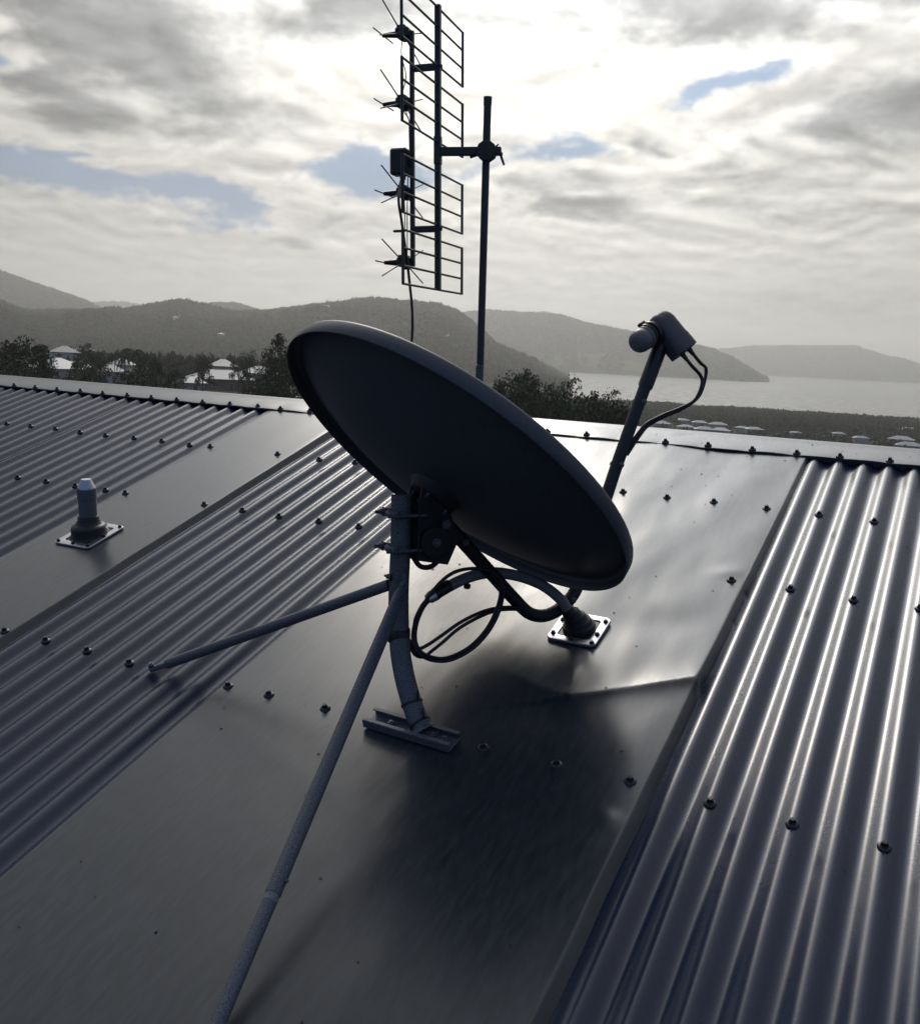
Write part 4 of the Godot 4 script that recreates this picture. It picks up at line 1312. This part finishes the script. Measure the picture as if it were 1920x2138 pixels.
func build_vent() -> void:
	var c := rp(-2.482, -2.004, 0.004)
	var t := thing("vent_pipe", c, "short grey vent pipe with faceted cone cap in rubber boot", "vent")
	boot_plate(t, c, 0.077, 0.083, 0.024, [Vector2(-1, 1), Vector2(0, 1), Vector2(1, 1), Vector2(1, 0), Vector2(1, -1), Vector2(0, -1), Vector2(-1, 0), Vector2(-1, -1)])
	var upv := Vector3(-2.3835, 0.8148, -1.7899) - Vector3(-2.3850, 0.6475, -1.8043)
	upv = upv.normalized()
	var mb := MB.new()
	# stepped rubber boot, skewed between the slope and the upright pipe
	var rows: Array = []
	for s: Array in [[0.064, 0.002, 0.0], [0.062, 0.008, 0.0], [0.056, 0.011, 0.1], [0.055, 0.030, 0.5], [0.052, 0.036, 0.7], [0.044, 0.040, 0.85], [0.040, 0.042, 0.9], [0.0385, 0.048, 0.95], [0.0345, 0.050, 1.0], [0.0335, 0.066, 1.0], [0.0285, 0.067, 1.0]]:
		var row: Array = []
		var ax := n_roof.lerp(upv, s[2]).normalized()
		var bs := basis_to(ax)
		for k in 41:
			var a := TAU * k / 40.0
			row.append(c + ax * s[1] + (bs.x * cos(a) + bs.z * sin(a)) * s[0])
		rows.append(row)
	mb.grid(rows)
	var bt := obj("rubber_boot", mb, M.rubber, t)
	bt.position = -c
	mb = MB.new()
	mb.lathe(c, upv, [Vector2(0.0285, 0.02), Vector2(0.0285, 0.122), Vector2(0.030, 0.124), Vector2(0.0305, 0.156), Vector2(0.030, 0.158)], 32)
	var pp := obj("pipe", mb, M.vent, t)
	pp.position = -c
	mb = MB.new()
	mb.lathe(c, upv, [Vector2(0.030, 0.156), Vector2(0.029, 0.161), Vector2(0.016, 0.188), Vector2(0.0, 0.1885)], 8)
	var cp := obj("cone_cap", mb, M.alu, t)
	cp.position = -c

func build_conduit() -> void:
	var c := rp(-0.776, -1.961, 0.0055)
	var t := thing("cable_conduit", c, "grey curved cable conduit rising from a rubber boot with bright frame", "conduit")
	boot_plate(t, c, 0.063, 0.067, 0.021, [Vector2(-1, -0.4), Vector2(-1, 0.75), Vector2(0, 1), Vector2(1, 1), Vector2(1, 0.3), Vector2(1, -0.8)])
	var mb := MB.new()
	var lean := (Vector3(-0.8127, 0.6793, -1.8197) - c).normalized()
	var rows: Array = []
	for s: Array in [[0.042, 0.002, 0.0], [0.0415, 0.008, 0.0], [0.040, 0.016, 0.15], [0.0385, 0.0175, 0.2], [0.034, 0.018, 0.25], [0.0335, 0.028, 0.4], [0.032, 0.0295, 0.45], [0.028, 0.030, 0.5], [0.0275, 0.042, 0.65], [0.026, 0.0435, 0.7], [0.0225, 0.044, 0.75], [0.022, 0.056, 0.85], [0.0205, 0.0575, 0.9], [0.0175, 0.058, 0.95], [0.0172, 0.070, 1.0], [0.0135, 0.071, 1.0]]:
		var row: Array = []
		var ax := n_roof.lerp(lean, s[2]).normalized()
		var bs := basis_to(ax)
		for k in 37:
			var a := TAU * k / 36.0
			row.append(c + ax * s[1] + (bs.x * cos(a) + bs.z * sin(a)) * s[0])
		rows.append(row)
	mb.grid(rows)
	var bt := obj("rubber_boot", mb, M.rubber, t)
	bt.position = -c
	var pth := smooth([c + n_roof * 0.01, c.lerp(Vector3(-0.8127, 0.6793, -1.8197), 0.6), Vector3(-0.8124, 0.6770, -1.8194), Vector3(-0.8455, 0.7117, -1.7866), Vector3(-0.8850, 0.7362, -1.7432), Vector3(-0.9273, 0.7489, -1.6963), Vector3(-0.9569, 0.7488, -1.6534), Vector3(-0.9868, 0.7355, -1.6023), Vector3(-1.0189, 0.7095, -1.5479)], 6)
	mb = MB.new()
	mb.tube(pth, 0.0132, 18)
	var cd := obj("conduit", mb, M.pvc, t)
	cd.position = -c
	mb = MB.new()
	var pe: Vector3 = pth[pth.size() - 1]
	var pd: Vector3 = (pe - pth[pth.size() - 4]).normalized()
	mb.tube([pe - pd * 0.012, pe - pd * 0.004, pe + pd * 0.010, pe + pd * 0.018], [0.0138, 0.0148, 0.0140, 0.0105], 12)
	var fo := obj("foil_tape", mb, M.foil, t)
	fo.position = -c
	mb = MB.new()
	mb.tube([Vector3(-0.9960, 0.7304, -1.5799), Vector3(-1.0042, 0.7229, -1.5654), Vector3(-1.0150, 0.7136, -1.5471)], 0.0146, 14)
	mb.box(Transform3D(Basis(), Vector3(-0.9659, 0.7268, -1.6111)), Vector3(0.014, 0.012, 0.012), 0.002)
	var tp := obj("tape", mb, M.black, t)
	tp.position = -c
	# loose black cables looped between conduit, pole and feed arm
	var g := "black cables looped below the dish"
	var loops: Array = [
		["long black cable loop hanging between conduit end and pole", [Vector3(-1.0235, 0.7071, -1.5451), Vector3(-1.0335, 0.6883, -1.5199), Vector3(-1.0356, 0.6542, -1.4957), Vector3(-1.0327, 0.6183, -1.4850), Vector3(-1.0198, 0.5903, -1.4864), Vector3(-0.9955, 0.5718, -1.5064), Vector3(-0.9613, 0.5709, -1.5344), Vector3(-0.9290, 0.5920, -1.5769), Vector3(-0.9036, 0.6310, -1.6078), Vector3(-0.8895, 0.6775, -1.6287), Vector3(-0.8848, 0.7225, -1.6335), Vector3(-0.8931, 0.7525, -1.6291), Vector3(-0.9055, 0.7669, -1.6200)]],
		["black cable arching from the pole over the conduit end", [Vector3(-1.0321, 0.6290, -1.4873), Vector3(-1.0326, 0.6663, -1.4937), Vector3(-1.0186, 0.7065, -1.5135), Vector3(-0.9967, 0.7462, -1.5372), Vector3(-0.9726, 0.7690, -1.5588), Vector3(-0.9440, 0.7763, -1.5856), Vector3(-0.9187, 0.7725, -1.6088), Vector3(-0.9034, 0.7659, -1.6208)]],
		["black cable sagging from the arm bend back to the pole", [Vector3(-0.8661, 0.6624, -1.7336), Vector3(-0.8876, 0.6703, -1.7019), Vector3(-0.9108, 0.6737, -1.6571), Vector3(-0.9341, 0.6672, -1.6161), Vector3(-0.9624, 0.6486, -1.5761), Vector3(-0.9891, 0.6218, -1.5355), Vector3(-1.0111, 0.6017, -1.5097), Vector3(-1.0231, 0.5973, -1.4917), Vector3(-1.0334, 0.6122, -1.4780)]],
		["second black cable running beside the sagging one with a lower turn", [Vector3(-0.8697, 0.6588, -1.7369), Vector3(-0.8909, 0.6645, -1.7048), Vector3(-0.9121, 0.6669, -1.6608), Vector3(-0.9351, 0.6571, -1.6194), Vector3(-0.9650, 0.6341, -1.5779), Vector3(-0.9871, 0.6063, -1.5450), Vector3(-1.0044, 0.5864, -1.5216), Vector3(-1.0130, 0.5769, -1.5043), Vector3(-1.0252, 0.5822, -1.4879), Vector3(-1.0321, 0.6016, -1.4767), Vector3(-1.0357, 0.6203, -1.4749)]],
		["black cable doubled along the long loop inside its curve", [Vector3(-1.0233, 0.7017, -1.5499), Vector3(-1.0315, 0.6840, -1.5257), Vector3(-1.0338, 0.6510, -1.5017), Vector3(-1.0303, 0.6172, -1.4917), Vector3(-1.0166, 0.5912, -1.4938), Vector3(-0.9935, 0.5759, -1.5138), Vector3(-0.9661, 0.5757, -1.5386), Vector3(-0.9356, 0.5957, -1.5799), Vector3(-0.9110, 0.6337, -1.6102), Vector3(-0.8976, 0.6781, -1.6305), Vector3(-0.8916, 0.7211, -1.6355), Vector3(-0.8997, 0.7489, -1.6309), Vector3(-0.9092, 0.7635, -1.6232)]],
	]
	for l: Array in loops:
		mb = MB.new(l[1][0])
		mb.tube(smooth(l[1], 7), 0.0042, 10)
		var o := obj("loose_cable", mb, M.black)
		o.position = l[1][0]
		tag(o, l[0], "cable", g)

# ---------------------------------------------------------------- houses and trees beyond the ridge
func hip_house(at: Vector3, w: float, h: float, depth: float, turn: float, label: String, wall: Material, roof: Material, detail := true, group := "") -> Node3D:
	var t := thing("house", at, label, "house", group)
	t.rotation.y = atan2(-at.x, -at.z) + PI + turn
	t.rotation.y = atan2(-at.x, -at.z) + turn
	# local +z faces back to the viewer's side
	var mb := MB.new()
	mb.box(Transform3D(Basis(), Vector3(0, h * 0.5 - 1.0, 0)), Vector3(w, h + 2.0, depth), 0.0)
	obj("wall", mb, wall, t)
	mb = MB.new()
	var ov := 0.6
	var x := w * 0.5 + ov
	var z := depth * 0.5 + ov
	var rh := depth * 0.24
	var rx := maxf(x - z, 0.4)
	var a := [Vector3(-x, h, z), Vector3(x, h, z), Vector3(x, h, -z), Vector3(-x, h, -z), Vector3(-rx, h + rh, 0), Vector3(rx, h + rh, 0)]
	mb.fquad(a[0], a[1], a[5], a[4], Vector3(0, 1, 1))
	mb.fquad(a[2], a[3], a[4], a[5], Vector3(0, 1, -1))
	mb.tri(a[1], a[2], a[5])
	mb.tri(a[3], a[0], a[4])
	mb.fquad(a[0], a[1], a[2], a[3], Vector3(0, -1, 0))
	for k in 4:
		var p: Vector3 = a[k]
		var q: Vector3 = a[(k + 1) % 4]
		var outw := ((p + q) * 0.5 * Vector3(1, 0, 1)).normalized()
		mb.box(Transform3D(Basis((q - p).normalized(), Vector3.UP, outw), (p + q) * 0.5 - Vector3(0, 0.09, 0)), Vector3((q - p).length() + 0.1, 0.2, 0.12), 0.0)
	var ro := obj("roof", mb, roof, t)
	if not detail: return t
	mb = MB.new()
	mb.tube([a[4], a[5]], 0.12, 6)
	obj("ridge_capping", mb, roof, ro)
	var k := int(w / 3.2)
	for s in k:
		var wx := (s + 0.5 - k * 0.5) * (w / k)
		var door := s == k / 2
		mb = MB.new()
		var hh := 2.0 if door else 1.1
		var cy := 1.0 if door else h - 1.25
		var ww := 0.9 if door else 1.5
		mb.box(Transform3D(Basis(), Vector3(wx, cy, depth * 0.5 + 0.01)), Vector3(ww + 0.14, hh + 0.14, 0.06), 0.0)
		var fo := obj("door" if door else "window", mb, M.wall_white, t)
		mb = MB.new()
		mb.box(Transform3D(Basis(), Vector3(wx, cy, depth * 0.5 + 0.035)), Vector3(ww, hh, 0.04), 0.0)
		obj("leaf" if door else "pane", mb, M.door if door else M.pane, fo)
	return t

# crown of leaf sprays spread through a few lobes; unit height tree
func tree_mesh(r: RandomNumberGenerator, kind: String) -> Array:
	var tr := MB.new()
	var cr := MB.new()
	cr.colored = true
	var lobes: Array = []
	if kind == "palm":
		tr.tube([Vector3.ZERO, Vector3(0.02, 0.4, 0), Vector3(0.03, 0.84, 0.01)], [0.022, 0.016, 0.013], 8)
		for f in 17:
			var a := TAU * f / 17.0 + r.randf_range(-0.2, 0.2)
			var lift := r.randf_range(-0.1, 0.75)
			var p := Vector3(0.03, 0.84, 0.01)
			var d := Vector3(cos(a), lift, sin(a)).normalized()
			var side := Vector3(-sin(a), 0, cos(a))
			for s in 7:
				var nx := p + d * 0.055
				d = (d + Vector3(0, -0.26, 0)).normalized()
				var g := r.randf_range(0.7, 1.2)
				cr.color = Color(0.045 * g, 0.06 * g, 0.03 * g)
				for q: int in [-1, 1]:
					var wd: float = 0.075 * (1.0 - s / 8.0)
					cr.tri(p, nx, p.lerp(nx, 0.9) + side * q * wd + Vector3(0, -0.05, 0))
				p = nx
		return [tr.mesh(), cr.mesh()]
	var n_l := 9
	var spread := 0.32
	var leaf := 0.026
	var count := 230
	var base_y := 0.38
	if kind == "gum":
		n_l = 13; spread = 0.30; leaf = 0.017; count = 210; base_y = 0.34
	elif kind == "bush":
		n_l = 8; spread = 0.42; base_y = 0.05; count = 260; leaf = 0.03
	if kind != "bush":
		tr.tube([Vector3.ZERO, Vector3(r.randf_range(-0.02, 0.02), 0.25, 0.0), Vector3(r.randf_range(-0.04, 0.04), 0.62, 0.02)], [0.032, 0.024, 0.010], 8)
	for k in n_l:
		var y := lerpf(base_y, 0.88, (k + 0.5) / n_l)
		var a := k * 2.4 + r.randf() * 0.7
		var rr := spread * sqrt(1.0 - pow((y - base_y) / (1.08 - base_y), 2.0)) * r.randf_range(0.5, 1.0)
		if k == n_l - 1: rr *= 0.3
		var c := Vector3(cos(a) * rr, y, sin(a) * rr)
		var s := r.randf_range(0.11, 0.19) * (0.75 if kind == "gum" else 1.0)
		lobes.append([c, s])
		tr.tube([Vector3(0, maxf(y - 0.28, 0.0 if kind == "bush" else 0.15), 0), c * Vector3(0.5, 1, 0.5) - Vector3(0, 0.08, 0), c], [0.012, 0.008, 0.003], 5)
	for l: Array in lobes:
		var tone := r.randf_range(0.8, 1.15)
		for q in count:
			var d := Vector3(r.randf_range(-1, 1), r.randf_range(-0.8, 1), r.randf_range(-1, 1)).normalized()
			var p: Vector3 = l[0] + d * Vector3(1.15, 0.8, 1.15) * l[1] * pow(r.randf(), 0.45)
			var x := Vector3(r.randf_range(-1, 1), r.randf_range(-0.6, 0.6), r.randf_range(-1, 1)).normalized()
			var y := x.cross(Vector3(r.randf_range(-1, 1), r.randf_range(-1, 1), r.randf_range(-1, 1))).normalized()
			var s := leaf * r.randf_range(0.5, 1.1)
			var g := tone * r.randf_range(0.75, 1.25)
			cr.color = Color(0.042 * g, 0.055 * g, 0.028 * g)
			cr.quad(p - x * s, p - y * s * 0.6, p + x * s, p + y * s * 0.6)
	return [tr.mesh(), cr.mesh()]

func build_background() -> void:
	# houses on the slope below the left part of the ridge
	hip_house(Vector3(-163.1, -11.01, -193.0), 14.9, 2.90, 9.5, 0.12, "brick house with pale hip roof and open carport side", M.wall_brick, M.roof_white)
	hip_house(Vector3(-149.6, -10.75, -167.7), 3.8, 2.60, 6.0, 0.2, "small pale annex beside the brick house", M.wall_cream, M.roof_white)
	hip_house(Vector3(-454.5, -19.73, -505.4), 21.2, 5.20, 10.0, -0.25, "cream raised house with pale hip roof above brick house", M.wall_cream, M.roof_white)
	hip_house(Vector3(-722.4, -27.96, -775.3), 27.8, 5.20, 9.0, 0.3, "cream house with low silver roof beside raised house", M.wall_cream, M.roof_grey)
	hip_house(Vector3(-176.3, -11.07, -209.4), 6.5, 5.50, 8.0, 0.0, "grey roofed house half hidden behind round tree", M.wall_cream, M.roof_grey)
	hip_house(Vector3(-187.9, -11.16, -239.9), 10.8, 3.20, 9.0, 0.15, "pale roofed house under the tall tree near dish rim", M.wall_cream, M.roof_white)
	hip_house(Vector3(-206.2, -11.07, -181.5), 11.2, 3.20, 11.0, 0.5, "house with broad white roof between dark trees", M.wall_cream, M.roof_white)
	hip_house(Vector3(-213.0, -11.11, -193.5), 6.3, 3.00, 9.0, -0.3, "grey-white wing next to broad white roof", M.wall_cream, M.roof_white)
	hip_house(Vector3(-265.7, -11.31, -236.6), 8.5, 6.00, 9.0, 0.1, "distant pale two-storey block above white roof", M.wall_white, M.roof_grey)
	hip_house(Vector3(-308.6, -11.50, -284.5), 5.7, 6.00, 8.0, 0.2, "small far pale house half sunk in treetops", M.wall_white, M.roof_grey)
	hip_house(Vector3(-227.8, -11.21, -224.4), 5.9, 3.60, 8.0, -0.2, "white gabled house between palm and leafy tree", M.wall_white, M.roof_white)
	hip_house(Vector3(-194.8, -11.06, -188.0), 5.8, 3.00, 8.0, 0.2, "low grey roofed house in front of white gabled house", M.wall_cream, M.roof_grey)
	# shoreside houses seen over the right part of the ridge
	var g := "shoreside houses beyond the ridge"
	for s: Array in [[Vector3(-159.2, -38.16, -587.4), 10.8, 3.20, 0.2], [Vector3(-179.3, -39.73, -668.0), 10.2, 3.20, -0.1], [Vector3(-137.3, -37.21, -559.0), 8.6, 3.20, 0.0], [Vector3(-122.4, -36.49, -539.9), 9.9, 3.20, 0.15], [Vector3(-114.4, -36.52, -542.7), 9.4, 3.20, -0.2], [Vector3(-149.7, -39.18, -645.5), 9.2, 3.20, 0.1], [Vector3(-136.0, -38.96, -636.2), 10.4, 3.20, 0.0], [Vector3(-107.5, -38.26, -604.1), 9.3, 3.20, 0.25], [Vector3(-116.3, -38.43, -611.7), 6.9, 3.20, 0.0], [Vector3(-166.0, -39.62, -665.2), 8.1, 3.20, 0.4], [Vector3(-30.3, -41.30, -774.0), 18.1, 3.20, 0.1], [Vector3(-28.2, -38.37, -619.0), 13.1, 3.20, -0.1], [Vector3(-20.1, -35.61, -526.2), 11.7, 3.20, 0.0], [Vector3(-47.7, -37.89, -594.7), 7.5, 3.20, 0.3], [Vector3(-201.3, -38.35, -584.9), 7.2, 3.20, 0.2], [Vector3(-200.7, -38.98, -619.9), 7.0, 3.20, 0.1], [Vector3(-63.3, -38.69, -633.4), 6.6, 3.20, 0.2], [Vector3(-83.4, -38.11, -599.8), 5.6, 3.20, 0.2]]:
		hip_house(s[0], s[1], s[2], s[1] * 0.62, s[3], "small pale hip-roofed house between the roof ridge and the mangroves", M.wall_cream, M.roof_white, false, g)
	# specks of houses on the wooded hill
	for s: Array in [[-42.9, 0.40], [-41.1, 0.36], [-42.4, 0.27], [-42.6, 0.24], [-40.2, 0.15], [-37.5, 0.42], [-37.1, 0.42], [-34.4, 0.33], [-29.6, 0.30], [-30.0, 0.27], [-27.5, 0.18]]:
		var p := hill_point(hills[3], s[0], s[1])
		hip_house(p + Vector3(0, 1.0, 0), 9.0, 4.0, 7.0, rng.randf_range(-0.4, 0.4), "tiny pale house high among the trees of the wooded hill", M.wall_white, M.roof_white, false, "houses on the wooded hill")
	# trees
	var protos := {}
	for kind: String in ["leafy", "leafy2", "gum", "gum2", "palm", "bush", "bush2"]: protos[kind] = tree_mesh(rng, kind.trim_suffix("2"))
	var names := {"leafy": "leafy_tree", "leafy2": "leafy_tree", "gum": "gum_tree", "gum2": "gum_tree", "palm": "palm_tree", "bush": "shrub", "bush2": "shrub"}
	var grp := {"leafy": "leafy trees beyond the ridge", "gum": "gum trees beyond the ridge", "palm": "palms among the houses", "bush": "shrubs behind the ridge"}
	for s: Array in [
		["leafy", Vector3(-93.2, -9.70, -75.2), 9.7, 6.1, "broad dark tree hiding the slope beside the broad white roof"],
		["leafy2", Vector3(-95.8, -9.75, -79.9), 10.0, 5.3, "tallest dark round-topped tree next to the broad white roof"],
		["leafy", Vector3(-90.4, -9.65, -70.7), 9.4, 5.3, "dark tree cut off behind the broad dark tree"],
		["bush", Vector3(-83.5, -9.60, -71.2), 8.4, 1.9, "low dark shrub under the round-topped tree"],
		["gum", Vector3(-139.5, -10.40, -128.6), 10.1, 7.1, "airy tree rising above the small far pale house"],
		["leafy2", Vector3(-130.6, -10.30, -123.5), 8.3, 4.6, "dark tree between airy tree and white gabled house"],
		["leafy", Vector3(-125.5, -10.20, -114.3), 7.6, 3.5, "dark tree in front of the grey-white wing"],
		["gum2", Vector3(-90.5, -9.70, -78.4), 7.9, 1.8, "thin small tree standing before the broad white roof"],
		["leafy", Vector3(-102.5, -9.90, -95.0), 6.9, 3.6, "rounded tree below the grey-white wing"],
		["palm", Vector3(-119.9, -10.20, -120.2), 9.8, 5.2, "full palm beside the white gabled house"],
		["palm", Vector3(-124.2, -10.25, -122.9), 8.7, 3.6, "shorter palm touching the full palm"],
		["leafy2", Vector3(-111.4, -10.10, -114.4), 8.4, 4.1, "leafy tree filling the gap beside the full palm"],
		["leafy", Vector3(-103.4, -10.00, -108.3), 8.3, 3.0, "leafy tree below the low silver roof"],
		["palm", Vector3(-150.4, -10.60, -146.2), 8.7, 3.2, "slender far palm behind the white gabled house"],
		["leafy2", Vector3(-125.0, -10.40, -142.7), 8.8, 3.9, "round dense tree in front of the raised house"],
		["leafy", Vector3(-101.6, -10.00, -110.0), 6.9, 3.8, "dark tree between raised house and brick house"],
		["leafy2", Vector3(-94.4, -9.85, -96.1), 7.0, 4.8, "wide dark tree under the leafy gap-filling tree"],
		["bush", Vector3(-88.7, -9.75, -87.7), 6.6, 5.1, "spreading shrub in front of the low grey roofed house"],
		["bush2", Vector3(-81.9, -9.70, -87.4), 6.6, 3.7, "spreading shrub next to the small pale annex"],
		["gum", Vector3(-63.0, -9.55, -83.6), 12.0, 5.3, "tall gum tree against the wooded hill beside the dish rim"],
		["leafy", Vector3(-66.5, -9.60, -87.2), 9.6, 3.6, "dense tree under the tall gum"],
		["gum2", Vector3(-93.6, -10.00, -116.8), 10.1, 4.0, "spreading gum beside the tall gum"],
		["leafy2", Vector3(-59.5, -9.49, -80.0), 9.4, 3.6, "dense tree half covered by the dish rim"],
		["bush", Vector3(-57.2, -9.35, -75.4), 7.5, 2.4, "shrub over the white parked car"],
		["bush2", Vector3(-53.5, -9.21, -72.0), 6.7, 2.3, "shrub half covered by the dish rim"],
		["gum", Vector3(-73.4, -9.70, -94.6), 8.9, 2.7, "slim gum before the pale roofed house"],
		["leafy", Vector3(-145.3, -10.80, -177.9), 8.4, 4.0, "small dense tree behind the grey roofed house"],
		["bush2", Vector3(-79.6, -9.60, -75.5), 6.1, 3.9, "shrub at the ridge below the low grey roofed house"],
		["bush", Vector3(-78.2, -9.55, -69.6), 6.4, 3.7, "shrub at the ridge below the broad white roof"],
		["bush2", Vector3(-77.4, -9.49, -62.9), 6.9, 4.6, "shrub at the ridge below the broad dark tree"],
		["bush", Vector3(-61.9, -9.49, -78.2), 6.4, 3.0, "shrub at the ridge beside the brick house"],
		["gum", Vector3(-37.4, -14.90, -86.9), 15.2, 3.6, "tallest open gum tree against the bay"],
		["gum2", Vector3(-36.4, -14.00, -81.9), 13.7, 2.3, "open gum tree leaning on the tallest one beside the mast"],
		["gum", Vector3(-38.0, -15.92, -92.1), 15.6, 2.0, "thin gum just past the tallest one"],
		["gum2", Vector3(-35.2, -16.49, -93.2), 15.9, 2.5, "lone tufted gum against the water"],
		["gum", Vector3(-31.4, -15.95, -89.3), 14.5, 1.9, "short tufted gum against the water near the feed arm"],
		["gum2", Vector3(-29.8, -15.95, -89.8), 14.5, 1.3, "narrow tufted gum nearest to the feed arm"],
		["gum", Vector3(-37.4, -13.57, -81.5), 12.7, 1.8, "gum tree emerging behind the dish rim"],
		["gum2", Vector3(-34.6, -15.73, -88.1), 14.4, 1.9, "small gum between thin gum and lone gum"],
		["leafy", Vector3(-35.1, -13.97, -80.3), 12.3, 3.6, "dark tree under the tallest open gum"],
		["leafy2", Vector3(-33.4, -14.59, -81.0), 12.6, 3.6, "dark tree under the thin gum"],
		["leafy", Vector3(-31.6, -14.99, -81.7), 12.8, 3.6, "dark tree under the small gum"],
		["leafy2", Vector3(-30.5, -15.36, -84.3), 12.9, 3.7, "dark tree under the lone tufted gum"],
		["leafy", Vector3(-29.3, -15.59, -86.8), 13.0, 3.3, "dark tree under the short tufted gum"],
		["bush", Vector3(-28.8, -15.95, -90.1), 13.0, 2.9, "shrub behind the feed arm"],
		["bush2", Vector3(-31.4, -13.36, -73.2), 10.9, 3.7, "shrub at the ridge below the tallest open gum"],
		["bush", Vector3(-29.6, -13.88, -73.9), 11.3, 3.7, "shrub at the ridge below the thin gum"],
		["bush2", Vector3(-27.6, -14.15, -74.7), 11.4, 3.7, "shrub at the ridge below the lone tufted gum"],
		["bush", Vector3(-26.4, -14.39, -77.2), 11.4, 3.7, "shrub at the ridge below the short tufted gum"],
		["leafy2", Vector3(-35.6, -12.95, -76.8), 11.1, 3.5, "dark tree emerging behind the dish rim"],
		["bush2", Vector3(-31.6, -12.77, -70.9), 10.1, 3.2, "shrub emerging behind the dish rim"],
		["gum2", Vector3(-35.7, -18.95, -114.2), 15.5, 2.2, "low gum showing past the feed arm"],
	]:
		var kind: String = s[0]
		var key := kind.trim_suffix("2")
		var o := thing(names[kind], s[1], s[4], "shrub" if key == "bush" else "tree", grp[key])
		var hgt: float = s[2] / 0.94
		var wid: float = s[3]
		var wide := 0.9 if key == "bush" else 0.8
		var sc := clampf(wid / (wide * hgt), 0.45, 2.2)
		o.rotation.y = rng.randf() * TAU
		o.scale = Vector3(hgt * sc, hgt, hgt * sc)
		obj_mesh("trunk", protos[kind][0], M.trunk, o)
		obj_mesh("crown", protos[kind][1], M.leaf, o)
	# two parked cars
	for s: Array in [[Vector3(-90.5, -10.00, -119.2), 4.5, 1.1, "white parked car below the pale roofed house"], [Vector3(-82.6, -9.90, -112.6), 4.0, 1.0, "white parked car beside the shrubs near the dish rim"]]:
		var at: Vector3 = s[0]
		var o := thing("parked_car", at + Vector3(0, s[1] - 1.45, 0), s[3], "car")
		o.rotation.y = atan2(-at.x, -at.z) + 1.2
		var mb := MB.new()
		mb.box(Transform3D(Basis(), Vector3(0, 0.62, 0)), Vector3(4.3, 0.62, 1.75), 0.2)
		mb.box(Transform3D(Basis(), Vector3(-0.2, 1.12, 0)), Vector3(2.3, 0.6, 1.5), 0.25)
		obj("body", mb, M.car, o)
		mb = MB.new()
		mb.box(Transform3D(Basis(), Vector3(-0.2, 1.12, 0)), Vector3(2.1, 0.36, 1.56), 0.05)
		obj("window", mb, M.pane, o)
		for q: Vector2 in [Vector2(-1.3, 0.8), Vector2(1.3, 0.8), Vector2(-1.3, -0.8), Vector2(1.3, -0.8)]:
			mb = MB.new()
			mb.lathe(Vector3(q.x, 0.32, q.y - 0.1), Vector3.BACK, [Vector2(0, 0), Vector2(0.32, 0), Vector2(0.32, 0.2), Vector2(0, 0.2)], 14)
			obj("wheel", mb, M.tyre, o)
